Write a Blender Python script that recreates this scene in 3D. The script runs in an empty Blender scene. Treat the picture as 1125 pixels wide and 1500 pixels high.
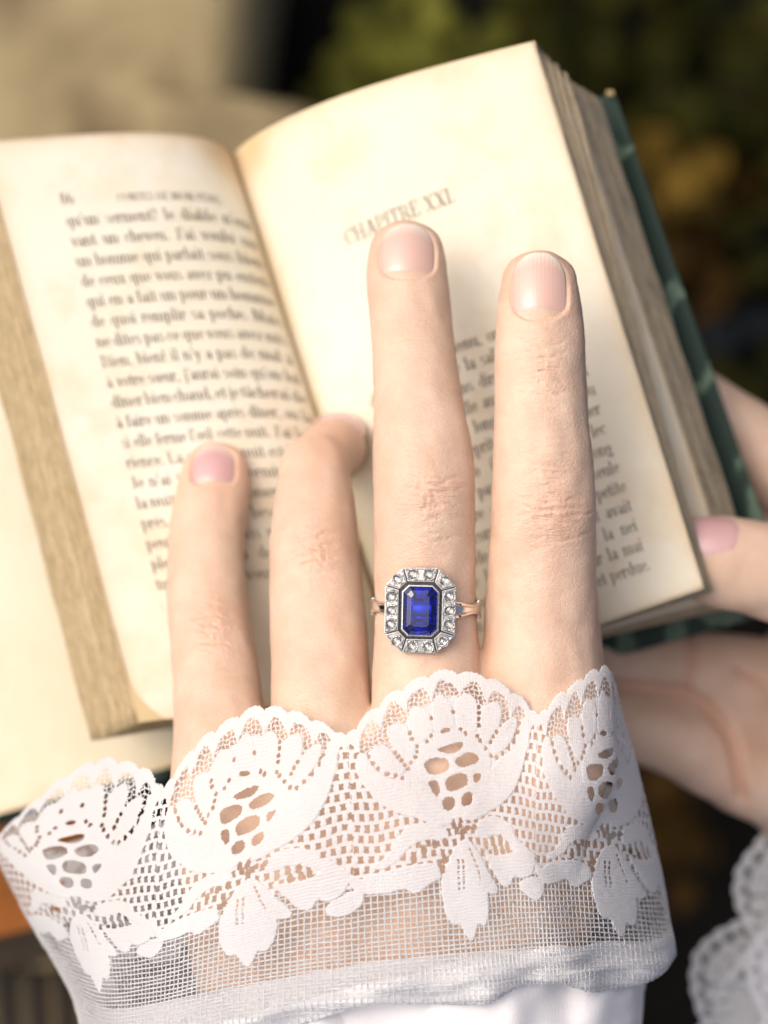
import bpy, bmesh, math, random
import numpy as np
from mathutils import Vector, Matrix
random.seed(7)
rng = np.random.default_rng(11)
scene = bpy.context.scene
COL = scene.collection
MM = 0.001                      # everything below is written in millimetres
CAM_H = 500.0                   # camera height above the focal plane (the ring)
PPM = 8.5                       # photograph pixels per millimetre in that plane

# ------------------------------------------------------------------ camera
cam_d = bpy.data.cameras.new("camera")
cam = bpy.data.objects.new("camera", cam_d)
COL.objects.link(cam)
cam.location = (0, 0, CAM_H * MM)
cam.rotation_euler = (0, 0, 0)
cam_d.sensor_fit = 'AUTO'
cam_d.sensor_width = 36.0
cam_d.lens = 36.0 * CAM_H / (1500 / PPM)
cam_d.clip_start = 0.02
cam_d.clip_end = 60.0
cam_d.dof.use_dof = True
cam_d.dof.focus_distance = (CAM_H - 2.0) * MM
cam_d.dof.aperture_fstop = 8.2
cam_d.dof.aperture_blades = 0
scene.camera = cam

# ------------------------------------------------------------------ daylight
SUN_EL, SUN_AZ = math.radians(57), math.radians(150)   # azimuth measured from +x towards +y
world = bpy.data.worlds.new("World")
scene.world = world
world.use_nodes = True
wn = world.node_tree
bgn = wn.nodes.get("Background") or wn.nodes.new("ShaderNodeBackground")
sky = wn.nodes.new("ShaderNodeTexSky")
sky.sky_type = 'NISHITA'
sky.sun_disc = False
sky.sun_elevation = SUN_EL
sky.sun_rotation = math.radians(90) - SUN_AZ
sky.air_density = 0.65
sky.dust_density = 9.0
sky.ozone_density = 0.3
wn.links.new(sky.outputs[0], bgn.inputs[0])
bgn.inputs[1].default_value = 0.15
sun_d = bpy.data.lights.new("sun", 'SUN')
sun_d.energy = 0.75
sun_d.angle = math.radians(80)
sun_d.color = (1.0, 0.98, 0.955)
sun = bpy.data.objects.new("sun", sun_d)
COL.objects.link(sun)
sd = Vector((math.cos(SUN_EL) * math.cos(SUN_AZ), math.cos(SUN_EL) * math.sin(SUN_AZ), math.sin(SUN_EL)))
sun.rotation_euler = sd.to_track_quat('Z', 'Y').to_euler()
sun.location = sd * 2
vs = scene.view_settings
vs.view_transform = 'Standard'
vs.look = 'None'
vs.exposure = 0.04
vs.gamma = 1.0
vs.use_curve_mapping = False
scene.cycles.max_bounces = 16
scene.cycles.glossy_bounces = 8
scene.cycles.transmission_bounces = 16
scene.cycles.diffuse_bounces = 4
scene.cycles.transparent_max_bounces = 24
scene.cycles.sample_clamp_indirect = 6.0
scene.cycles.use_denoising = True

# ------------------------------------------------------------------ helpers
def P(px, py, z):
    """photo pixel seen at height z (mm) -> point in mm"""
    k = (CAM_H - z) / CAM_H / PPM
    return np.array([(px - 562.5) * k, (750.0 - py) * k, z], float)

def Pv(px, py, z):
    px, py, z = np.broadcast_arrays(np.asarray(px, float), np.asarray(py, float), np.asarray(z, float))
    k = (CAM_H - z) / CAM_H / PPM
    return np.stack([(px - 562.5) * k, (750.0 - py) * k, z], -1)

def mesh_from(name, verts, faces, smooth=True):
    """verts in mm; faces a list or an (n,4)/(n,3) array"""
    me = bpy.data.meshes.new(name)
    v = np.asarray(verts, np.float64) * MM
    assert np.isfinite(v).all(), name
    if isinstance(faces, np.ndarray):
        n, k = faces.shape
        me.vertices.add(len(v))
        me.vertices.foreach_set('co', v.ravel())
        me.loops.add(n * k)
        me.loops.foreach_set('vertex_index', faces.astype(np.int32).ravel())
        me.polygons.add(n)
        me.polygons.foreach_set('loop_start', np.arange(0, n * k, k, dtype=np.int32))
        me.update(calc_edges=True)
        me.validate()
    else:
        me.from_pydata(v.tolist(), [], [tuple(int(i) for i in f) for f in faces])
        me.update()
    if smooth:
        me.polygons.foreach_set('use_smooth', np.ones(len(me.polygons), dtype=bool))
    return me

def obj(name, me, mat=None, parent=None, label=None, cat=None, group=None, kind=None):
    o = bpy.data.objects.new(name, me)
    COL.objects.link(o)
    if mat is not None and me is not None and not me.materials:
        me.materials.append(mat)
    if parent is not None:
        o.parent = parent
    for k, v in (('label', label), ('category', cat), ('group', group), ('kind', kind)):
        if v:
            o[k] = v
    return o

def empty(name, label, cat, loc=(0, 0, 0), group=None):
    o = obj(name, None, label=label, cat=cat, group=group)
    o.location = tuple(c * MM for c in loc)
    o.empty_display_size = 0.01
    return o

class MB:
    """collects geometry (mm) for one mesh"""
    def __init__(s): s.v = []; s.f = []
    def add(s, verts, faces):
        b = len(s.v); s.v.extend([tuple(map(float, x)) for x in verts])
        s.f.extend([tuple(i + b for i in f) for f in faces]); return b
    def box(s, c, h, R=None):
        vs_ = []
        for sx in (-1, 1):
            for sy in (-1, 1):
                for sz in (-1, 1):
                    p = Vector((sx * h[0], sy * h[1], sz * h[2]))
                    if R is not None: p = R @ p
                    vs_.append((c[0] + p[0], c[1] + p[1], c[2] + p[2]))
        s.add(vs_, [(0, 1, 3, 2), (4, 6, 7, 5), (0, 4, 5, 1), (2, 3, 7, 6), (0, 2, 6, 4), (1, 5, 7, 3)])
    def mesh(s, name, smooth=False): return mesh_from(name, s.v, s.f, smooth)

def grid_faces(nu, nv, closed_u=False, flip=False):
    i = np.arange(nu if closed_u else nu - 1); j = np.arange(nv - 1)
    I, J = np.meshgrid(i, j, indexing='ij')
    I2 = (I + 1) % nu
    f = np.stack([I * nv + J, I2 * nv + J, I2 * nv + J + 1, I * nv + J + 1], -1).reshape(-1, 4)
    return f[:, ::-1] if flip else f

def spline(xs, ys, x):
    """natural cubic through (xs, ys[k]); ys may have trailing dims"""
    xs = np.asarray(xs, float); ys = np.asarray(ys, float); x = np.asarray(x, float)
    n = len(xs); sh = ys.shape[1:]; Y = ys.reshape(n, -1)
    h = np.diff(xs); A = np.eye(n); B = np.zeros_like(Y)
    for i in range(1, n - 1):
        A[i, i - 1] = h[i - 1]; A[i, i] = 2 * (h[i - 1] + h[i]); A[i, i + 1] = h[i]
        B[i] = 6 * ((Y[i + 1] - Y[i]) / h[i] - (Y[i] - Y[i - 1]) / h[i - 1])
    M = np.linalg.solve(A, B)
    k = np.clip(np.searchsorted(xs, x) - 1, 0, n - 2)
    t0 = (xs[k + 1] - x); t1 = (x - xs[k]); hh = h[k]
    r = (M[k] * (t0 ** 3 / (6 * hh))[..., None] + M[k + 1] * (t1 ** 3 / (6 * hh))[..., None]
         + (Y[k] / hh[..., None] - M[k] * (hh / 6)[..., None]) * t0[..., None]
         + (Y[k + 1] / hh[..., None] - M[k + 1] * (hh / 6)[..., None]) * t1[..., None])
    return r.reshape(x.shape + sh)

def pchip(xs, ys, x):
    """shape-preserving cubic (no overshoot)"""
    xs = np.asarray(xs, float); ys = np.asarray(ys, float); x = np.asarray(x, float)
    if ys.ndim == 2:
        return np.stack([pchip(xs, ys[:, c], x) for c in range(ys.shape[1])], -1)
    h = np.diff(xs); d = np.diff(ys) / h; n = len(xs); m = np.zeros(n)
    m[0], m[-1] = d[0], d[-1]
    for i in range(1, n - 1):
        if d[i - 1] * d[i] > 0:
            w1 = 2 * h[i] + h[i - 1]; w2 = h[i] + 2 * h[i - 1]
            m[i] = (w1 + w2) / (w1 / d[i - 1] + w2 / d[i])
    k = np.clip(np.searchsorted(xs, x) - 1, 0, n - 2)
    t = np.clip((x - xs[k]) / h[k], 0, 1)
    return ((2 * t**3 - 3 * t**2 + 1) * ys[k] + (t**3 - 2 * t**2 + t) * h[k] * m[k]
            + (-2 * t**3 + 3 * t**2) * ys[k + 1] + (t**3 - t**2) * h[k] * m[k + 1])

_ph = rng.uniform(0, 6.28, (40,)); _dr = rng.uniform(-1, 1, (40, 3))
def wob(p, scale, octaves=3, seed=0):
    """cheap smooth noise -1..1 of points p (..,3) with feature size scale (mm)"""
    p = np.asarray(p, float); r = 0; amp = 1; tot = 0
    for o in range(octaves):
        for k in range(3):
            i = (seed * 7 + o * 5 + k * 3) % 40
            d = _dr[i] / np.linalg.norm(_dr[i])
            r = r + amp * np.sin((p @ d) * 6.283 / scale * (1 + .37 * k) + _ph[i] + 1.3 * np.sin((p @ d[[1, 2, 0]]) * 4.1 / scale + _ph[(i + 9) % 40]))
        tot += amp * 3; amp *= .5; scale *= .47
    return r / tot * 1.6

# ------------------------------------------------------------------ materials
class NT:
    def __init__(s, name):
        s.m = bpy.data.materials.new(name); s.m.use_nodes = True
        s.t = s.m.node_tree; s.b = s.t.nodes['Principled BSDF']; s.out = s.t.nodes['Material Output']
    def n(s, typ, **kw):
        nd = s.t.nodes.new(typ)
        for k, v in kw.items():
            if k.startswith('i_'):
                key = k[2:]
                nd.inputs[int(key) if key.isdigit() else key.replace('_', ' ')].default_value = v
            else: setattr(nd, k, v)
        return nd
    def l(s, a, b): s.t.links.new(a, b)
    def set(s, **kw):
        for k, v in kw.items(): s.b.inputs[k.replace('_', ' ')].default_value = v
        return s
    def coord(s, scale=(1, 1, 1), out='Object', rot=(0, 0, 0)):
        tc = s.n('ShaderNodeTexCoord'); mp = s.n('ShaderNodeMapping')
        mp.inputs['Scale'].default_value = scale; mp.inputs['Rotation'].default_value = rot
        s.l(tc.outputs[out], mp.inputs[0]); return mp.outputs[0]
    def noise(s, vec, scale, detail=4, rough=.55, dist=0.0):
        nd = s.n('ShaderNodeTexNoise'); s.l(vec, nd.inputs['Vector'])
        nd.inputs['Scale'].default_value = scale; nd.inputs['Detail'].default_value = detail
        nd.inputs['Roughness'].default_value = rough; nd.inputs['Distortion'].default_value = dist
        return nd.outputs['Fac']
    def ramp(s, fac, stops, interp='LINEAR'):
        r = s.n('ShaderNodeValToRGB'); r.color_ramp.interpolation = interp
        e = r.color_ramp.elements
        while len(e) < len(stops): e.new(.5)
        for el, (p, c) in zip(e, stops):
            el.position = p; el.color = (*c, 1) if len(c) == 3 else c
        s.l(fac, r.inputs[0]); return r.outputs[0]
    def mix(s, fac, a, b, typ='MIX'):
        m = s.n('ShaderNodeMix', data_type='RGBA', blend_type=typ)
        for sock, v in ((m.inputs[0], fac), (m.inputs[6], a), (m.inputs[7], b)):
            if hasattr(v, 'links'): s.l(v, sock)
            else: sock.default_value = v if not isinstance(v, tuple) or len(v) == 4 else (*v, 1)
        return m.outputs[2]
    def math(s, op, a, b=0.0):
        m = s.n('ShaderNodeMath', operation=op)
        for sock, v in ((m.inputs[0], a), (m.inputs[1], b)):
            if hasattr(v, 'links'): s.l(v, sock)
            else: sock.default_value = v
        return m.outputs[0]
    def bump(s, h, dist, strength=1.0, normal=None):
        b = s.n('ShaderNodeBump'); s.l(h, b.inputs['Height'])
        b.inputs['Distance'].default_value = dist; b.inputs['Strength'].default_value = strength
        if normal is not None: s.l(normal, b.inputs['Normal'])
        return b.outputs[0]

def mat_skin(name, tint=1.0):
    m = NT(name)
    v = m.coord()
    mott = m.noise(v, 150, 5, .62)
    c = m.ramp(mott, [(.28, (.66 * tint, .465 * tint, .335 * tint)), (.5, (.71 * tint, .525 * tint, .395 * tint)), (.72, (.77 * tint, .59 * tint, .455 * tint))])
    big = m.ramp(m.noise(v, 48, 3, .55, .5), [(.42, (0, 0, 0)), (.68, (1, 1, 1))])
    c = m.mix(m.math('MULTIPLY', big, .30), c, (.69 * tint, .44 * tint, .33 * tint))
    at = m.n('ShaderNodeAttribute', attribute_name='redness')
    c = m.mix(m.math('MULTIPLY', at.outputs['Fac'], .72), c, (.68 * tint, .39 * tint, .275 * tint))
    m.l(c, m.b.inputs['Base Color'])
    m.set(Roughness=.46, Subsurface_Weight=.45, Subsurface_Scale=.0020)
    m.b.inputs['Subsurface Radius'].default_value = (.85, .38, .22)
    m.b.inputs['Specular IOR Level'].default_value = .42
    # fine skin lines: stretched cells + pores
    vo = m.n('ShaderNodeTexVoronoi', feature='DISTANCE_TO_EDGE')
    m.l(m.coord((1.0, 1.45, 1.0)), vo.inputs['Vector']); vo.inputs['Scale'].default_value = 950
    vo.inputs['Randomness'].default_value = 1.0
    cell = m.ramp(vo.outputs['Distance'], [(0, (0, 0, 0)), (.16, (1, 1, 1))])
    fine = m.noise(v, 1500, 5, .6)
    h = m.math('ADD', m.math('MULTIPLY', cell, .6), m.math('MULTIPLY', fine, .7))
    b1 = m.bump(h, .00008, .8)
    # knuckle skin: short cross lines, only where the joint skin is loose
    wr = m.n('ShaderNodeAttribute', attribute_name='loose_skin')
    n1 = m.noise(m.coord((.30, 1.35, .6)), 560, 2, .5, .5); n2_ = m.noise(m.coord((1.2, .45, .8)), 430, 2, .5, .6)
    ridge = m.math('ADD', m.math('ABSOLUTE', m.math('SUBTRACT', n1, .5)), m.math('MULTIPLY', m.math('ABSOLUTE', m.math('SUBTRACT', n2_, .5)), .6))
    b2 = m.bump(m.math('MULTIPLY', m.math('MINIMUM', ridge, .16), wr.outputs['Fac']), .0009, .9, b1)
    m.l(b2, m.b.inputs['Normal'])
    rr = m.ramp(m.noise(v, 700, 3), [(.3, (.40, .40, .40)), (.75, (.56, .56, .56))])
    m.l(rr, m.b.inputs['Roughness'])
    return m.m

def mat_nail(name, half_len, lunula=True):
    """object space: y along the nail (mm*MM), 0 at the middle"""
    m = NT(name)
    tc = m.n('ShaderNodeTexCoord'); sx = m.n('ShaderNodeSeparateXYZ'); m.l(tc.outputs['Object'], sx.inputs[0])
    y = m.math('DIVIDE', sx.outputs['Y'], half_len * MM)          # -1 base .. 1 tip
    x = m.math('DIVIDE', sx.outputs['X'], half_len * MM)
    yy = m.math('ADD', y, m.math('MULTIPLY', m.math('POWER', m.math('ABSOLUTE', x), 2.0), .35))
    c = m.ramp(m.math('MULTIPLY_ADD', yy, .5), [(0, (0, 0, 0)), (1, (1, 1, 1))])
    mm = m.t.nodes.new('ShaderNodeMath'); mm.operation = 'MULTIPLY_ADD'
    m.l(yy, mm.inputs[0]); mm.inputs[1].default_value = .5; mm.inputs[2].default_value = .5
    base = (.72, .46, .385)
    stops = [(0.0, (.79, .63, .56)), (.13, (.79, .62, .56)), (.19, base), (.78, (.71, .48, .40)), (.88, (.76, .58, .49)), (.95, (.80, .69, .58))]
    if not lunula: stops = [(0, (.68, .42, .40)), (.75, (.64, .38, .38)), (.93, (.72, .55, .48)), (.98, (.78, .68, .56))]
    c = m.ramp(mm.outputs[0], stops)
    m.l(c, m.b.inputs['Base Color'])
    m.set(Roughness=.25, Subsurface_Weight=.35, Subsurface_Scale=.0012, Coat_Weight=.6, Coat_Roughness=.1)
    m.b.inputs['Subsurface Radius'].default_value = (1.0, .5, .4)
    w = m.noise(m.coord((1, .02, .02)), 1800, 2)
    m.l(m.bump(w, .00001, .15), m.b.inputs['Normal'])
    return m.m

def mat_page(name, base=(.84, .785, .665), stain=(.70, .49, .25), scale=22, fox=.85, edge=None):
    m = NT(name)
    v = m.coord()
    a = m.noise(v, scale, 5, .6, .4)
    c = m.ramp(a, [(.30, (base[0] * .95, base[1] * .92, base[2] * .85)), (.62, base)])
    f = m.noise(v, scale * 3.2, 4, .62)
    mask = m.ramp(f, [(.50, (0, 0, 0)), (.72, (1, 1, 1))])
    c = m.mix(m.math('MULTIPLY', mask, fox * .45), c, stain)
    at = m.n('ShaderNodeAttribute', attribute_name='browning')
    br = m.math('MULTIPLY', at.outputs['Fac'], m.math('ADD', m.math('MULTIPLY', m.noise(v, 130, 4, .6), .9), .3))
    c = m.mix(br, c, stain)
    m.l(c, m.b.inputs['Base Color'])
    m.set(Roughness=.85, Subsurface_Weight=.1, Subsurface_Scale=.0008)
    m.b.inputs['Specular IOR Level'].default_value = .2
    g = m.math('ADD', m.noise(v, 900, 4, .6), m.math('MULTIPLY', m.noise(v, 120, 3), 1.5))
    m.l(m.bump(g, .00012, .6), m.b.inputs['Normal'])
    return m.m

def mat_plain(name, col, rough=.7, nscale=80, var=.25, bump=.0003, metallic=0, col2=None, bscale=None, spec=.4):
    m = NT(name); v = m.coord()
    a = m.noise(v, nscale, 5, .6)
    col2 = col2 or tuple(x * (1 - var) for x in col)
    m.l(m.ramp(a, [(.35, col2), (.65, col)]), m.b.inputs['Base Color'])
    m.set(Roughness=rough, Metallic=metallic)
    m.b.inputs['Specular IOR Level'].default_value = spec
    if bump: m.l(m.bump(m.noise(v, bscale or nscale * 4, 5, .6), bump, .7), m.b.inputs['Normal'])
    return m.m
# ================================================================== ground and blurred background
GZ = -520.0
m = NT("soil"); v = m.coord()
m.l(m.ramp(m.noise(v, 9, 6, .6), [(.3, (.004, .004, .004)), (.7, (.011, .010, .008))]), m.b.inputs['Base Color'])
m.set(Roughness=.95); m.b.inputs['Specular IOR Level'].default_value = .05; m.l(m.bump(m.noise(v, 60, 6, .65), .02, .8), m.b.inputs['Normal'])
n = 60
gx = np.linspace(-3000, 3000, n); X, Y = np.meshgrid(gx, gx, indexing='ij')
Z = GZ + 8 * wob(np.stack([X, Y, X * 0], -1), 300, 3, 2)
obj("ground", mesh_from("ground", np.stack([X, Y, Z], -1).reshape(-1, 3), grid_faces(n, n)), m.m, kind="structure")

# pale worn stone block, upper left
m = NT("worn_stone"); v = m.coord()
c = m.ramp(m.noise(v, 16, 6, .6, .5), [(.28, (.20, .15, .075)), (.45, (.34, .275, .145)), (.72, (.45, .38, .215))])
st = m.ramp(m.noise(m.coord((1, .45, 1)), 26, 3, .5), [(.52, (0, 0, 0)), (.66, (1, 1, 1))])
m.l(m.mix(m.math('MULTIPLY', st, .8), c, (.10, .062, .03)), m.b.inputs['Base Color'])
m.set(Roughness=.9); m.l(m.bump(m.noise(v, 120, 6, .65), .004, .8), m.b.inputs['Normal'])
def rough_block(name, cx, cy, hx, hy, z0, z1, rz, mat, rad=14, amp=2.5, seed=1, **kw):
    """slab with rounded, worn edges (superellipsoid cage)"""
    nu, nv = 96, 34
    V = []
    for i in range(nu):
        a = 2 * math.pi * i / nu
        for j in range(nv):
            b = -math.pi / 2 + math.pi * j / (nv - 1)
            s = lambda w, e: math.copysign(abs(w) ** e, w)
            V.append((hx * s(math.cos(b), .18) * s(math.cos(a), .22), hy * s(math.cos(b), .18) * s(math.sin(a), .22), (z1 - z0) / 2 * s(math.sin(b), .22)))
    V = np.array(V); V += amp * wob(V, 60, 3, seed)[:, None] * np.sign(V) * .6
    R = np.array(Matrix.Rotation(math.radians(rz), 3, 'Z'))
    V = V @ R.T + np.array([cx, cy, (z0 + z1) / 2])
    return obj(name, mesh_from(name, V, grid_faces(nu, nv, True)), mat, **kw)
a = P(395, -200, -370); b = P(395, 185, -370)
rough_block("stone_block", P(-30, 0, -370)[0] - 24, (a[1] + b[1]) / 2 - 2, 106, 60, GZ - 4, -370, -6, m.m, amp=3, seed=4,
            label="blurred pale worn stone block behind the open book, upper left", cat="stone")
rough_block("paving_stone", P(335, 205, -330)[0], P(335, 200, -330)[1], 28, 13, GZ - 3, -330, -3, m.m, amp=3, seed=9,
            label="low mossy beige stone ledge in the gap above the book's gutter", cat="stone")

# autumn plants: every leaf a mesh of its own under its plant
def leaf_mesh(L, W, curl):
    V = []; nx = 7
    for i in range(nx):
        t = i / (nx - 1); w = W * math.sin(math.pi * min(1, t * .94 + .05)) ** .8
        z = curl * L * (t - .5) ** 2 * -2
        V += [(-w, L * t, z + .18 * w), (0, L * t, z), (w, L * t, z + .18 * w)]
    Fc = []
    for i in range(nx - 1):
        for k in (0, 1): Fc.append((i * 3 + k, i * 3 + k + 1, i * 3 + k + 4, i * 3 + k + 3))
    return mesh_from("leaf", V, Fc)
def mat_leaf(name, c1, c2):
    m = NT(name); inf = m.n('ShaderNodeObjectInfo')
    m.l(m.ramp(inf.outputs['Random'], [(0, c1), (1, c2)]), m.b.inputs['Base Color'])
    m.set(Roughness=.9); m.b.inputs['Specular IOR Level'].default_value = .08; m.l(m.bump(m.noise(m.coord(), 300, 3), .001, .6), m.b.inputs['Normal'])
    return m.m
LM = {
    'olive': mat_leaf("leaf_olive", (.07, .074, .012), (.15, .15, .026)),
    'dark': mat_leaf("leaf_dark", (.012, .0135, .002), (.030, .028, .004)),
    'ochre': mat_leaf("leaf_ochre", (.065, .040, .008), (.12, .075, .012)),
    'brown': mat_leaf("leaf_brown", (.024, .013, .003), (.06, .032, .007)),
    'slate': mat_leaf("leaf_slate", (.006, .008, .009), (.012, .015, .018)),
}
M_stem = mat_plain("stem_brown", (.03, .02, .01), .8)
LEAFS = {}
def plant(px, py, z, r, n, kind, label, L=26, seed=0):
    rr = random.Random(seed)
    c = P(px, py, z)
    t = empty("leafy_plant", label, "plant", (c[0], c[1], GZ), group="autumn plants behind the book")
    key = (kind, L)
    if key not in LEAFS:
        LEAFS[key] = [leaf_mesh(L * s, L * s * .38, cu) for s, cu in ((1, .25), (.8, .4), (1.15, .15))]
        for q in LEAFS[key]: q.materials.append(LM[kind])
    mb = MB()
    top = (z - GZ)
    for k in range(n):
        ang = rr.uniform(0, 6.283); rad = r * math.sqrt(rr.random()); h = top - rr.uniform(0, 45) - (rad / r) ** 2 * 25
        o = bpy.data.objects.new("leaf", rr.choice(LEAFS[key])); COL.objects.link(o); o.parent = t
        o.location = (rad * math.cos(ang) * MM, rad * math.sin(ang) * MM, h * MM)
        o.rotation_euler = (rr.uniform(-.7, .7), rr.uniform(-.7, .7), rr.uniform(0, 6.28))
        if k % 5 == 0:
            p0 = Vector((rr.uniform(-5, 5), rr.uniform(-5, 5), 2)); p1 = Vector((rad * math.cos(ang), rad * math.sin(ang), h))
            d = (p1 - p0); sv = []
            for q in (p0, p1):
                for e in range(4): sv.append(q + Vector((1.3 * math.cos(e * 1.571), 1.3 * math.sin(e * 1.571), 0)))
            mb.add(sv, [(e, (e + 1) % 4, 4 + (e + 1) % 4, 4 + e) for e in range(4)])
    obj("stem", mb.mesh("stem"), M_stem, t)
    return t
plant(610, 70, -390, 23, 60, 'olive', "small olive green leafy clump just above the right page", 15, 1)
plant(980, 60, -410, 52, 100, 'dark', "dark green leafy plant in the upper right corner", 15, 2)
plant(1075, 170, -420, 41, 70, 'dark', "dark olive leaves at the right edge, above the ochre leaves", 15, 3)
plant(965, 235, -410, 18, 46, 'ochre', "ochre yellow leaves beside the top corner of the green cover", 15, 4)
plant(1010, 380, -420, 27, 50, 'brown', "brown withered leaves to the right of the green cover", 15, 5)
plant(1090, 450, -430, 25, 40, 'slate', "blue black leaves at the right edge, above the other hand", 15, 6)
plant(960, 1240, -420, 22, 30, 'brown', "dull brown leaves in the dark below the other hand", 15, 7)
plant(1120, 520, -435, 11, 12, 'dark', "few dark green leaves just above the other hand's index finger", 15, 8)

# ================================================================== the open book
def lerp(a, b, t): return a + (b - a) * t
def bulge_f(s, p): return np.sin(np.pi * np.clip(s, 0, 1) ** p)
class Leaf:
    """s: 0 gutter .. 1 fore edge; t: 0 head .. 1 foot"""
    def __init__(L, g0, g1, e0, e1, p, by, bz, rise=.62):
        L.g0, L.g1, L.e0, L.e1 = (P(*q) for q in (g0, g1, e0, e1)); L.p, L.by, L.bz, L.rise = p, by, bz, rise
    def __call__(L, s, t, lift=0.0):
        s = np.asarray(s, float)[..., None]; t = np.asarray(t, float)[..., None]
        g = lerp(L.g0, L.g1, t); e = lerp(L.e0, L.e1, t)
        q = g + (e - g) * s
        q[..., 2] = (g[..., 2] + (e[..., 2] - g[..., 2]) * s[..., 0] ** L.rise)
        b = bulge_f(s[..., 0], L.p)
        q[..., 1] += L.by * b; q[..., 2] += L.bz * b
        q[..., 2] += .5 * np.sin(t[..., 0] * 5 + s[..., 0] * 3) * s[..., 0]
        q[..., 2] += lift
        return q
RP = Leaf((341, 230, -64), (600, 1036, -58), (783, 60, -33), (1032, 862, -30), .62, 2.2, 5.0)
LP = Leaf((341, 230, -64), (600, 1036, -58), (-28, 206, -42), (204, 1058, -39), .50, 2.6, 6.0)

M_page = mat_page("old_paper")
M_page2 = mat_page("flyleaf_paper", base=(.86, .78, .62), fox=.5)
def mat_edges(name, c1, c2, c3, ax):
    """stack of page edges; UV: u along the book, v through the stack"""
    m = NT(name)
    at = m.n('ShaderNodeUVMap'); mp = m.n('ShaderNodeMapping'); m.l(at.outputs[0], mp.inputs[0])
    mp.inputs['Scale'].default_value = (1.1, 95, 1)
    ln = m.noise(mp.outputs[0], 1.6, 5, .62)
    c = m.ramp(ln, [(.30, c1), (.50, c2), (.68, c3)])
    mp2 = m.n('ShaderNodeMapping'); m.l(at.outputs[0], mp2.inputs[0]); mp2.inputs['Scale'].default_value = (16, 5, 1)
    bl = m.ramp(m.noise(mp2.outputs[0], 3.0, 5, .65, .4), [(.42, (0, 0, 0)), (.66, (1, 1, 1))])
    c = m.mix(m.math('MULTIPLY', bl, .5), c, tuple(x * .55 for x in c1))
    m.l(c, m.b.inputs['Base Color']); m.set(Roughness=.9); m.b.inputs['Specular IOR Level'].default_value = .15
    m.l(m.bump(ln, .0006, .8), m.b.inputs['Normal'])
    return m.m
M_edge = mat_edges("page_edges", (.50, .36, .18), (.68, .53, .31), (.80, .68, .45), 0)
M_edgeR = mat_edges("page_edges_grey", (.60, .46, .28), (.74, .61, .41), (.84, .73, .54), 0)

def set_uv(me, uv):
    lay = me.uv_layers.new(name="UVMap")
    li = np.empty(len(me.loops), np.int32); me.loops.foreach_get('vertex_index', li)
    lay.data.foreach_set('uv', np.asarray(uv, np.float32)[li].ravel())
def set_attr(me, name, val):
    a = me.attributes.new(name, 'FLOAT', 'POINT'); a.data.foreach_set('value', np.asarray(val, np.float32))

def sheet(name, surf, mat, parent, lift=0.0, thick=.14, s0=0.0, s1=1.0, curl=None, ns=70, nt=90, smax=None):
    S = np.linspace(s0, s1, ns); T = np.linspace(0, 1, nt)
    Sg, Tg = np.meshgrid(S, T, indexing='ij')
    if smax is not None: Sg = np.minimum(Sg, smax(Tg))
    q = surf(Sg, Tg, lift)
    if curl is not None: q = q + curl(Sg, Tg)
    v = q.reshape(-1, 3); n = len(v)
    lo = v.copy(); lo[:, 2] -= thick
    f = grid_faces(ns, nt)
    if np.cross(v[nt] - v[0], v[1] - v[0])[2] < 0: up_, dn = f[:, ::-1], f
    else: up_, dn = f, f[:, ::-1]
    rim = [i * nt for i in range(ns)] + [(ns - 1) * nt + j for j in range(1, nt)] + [i * nt + nt - 1 for i in range(ns - 2, -1, -1)] + [j for j in range(nt - 2, 0, -1)]
    sf = np.array([[rim[k], rim[(k + 1) % len(rim)], rim[(k + 1) % len(rim)] + n, rim[k] + n] for k in range(len(rim))])
    me = mesh_from(name, np.vstack([v, lo]), np.vstack([up_, dn + n, sf]))
    ed = np.minimum(np.minimum(Tg, 1 - Tg) * 1.5, np.abs(s1 - Sg))
    wv = .5 + .5 * wob(v, 28, 3, 5).reshape(ed.shape)
    br = np.exp(-ed / (.012 + .022 * wv)) * .75
    br += .5 * np.exp(-Sg / .02)                                # brown tint fading out from the gutter
    br += .9 * np.exp(-((Sg - .06) / .09) ** 2 - ((Tg - .02) / .05) ** 2)
    br = np.clip(br, 0, 1).ravel()
    set_attr(me, 'browning', np.r_[br, br])
    return obj(name, me, mat, parent)

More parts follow.
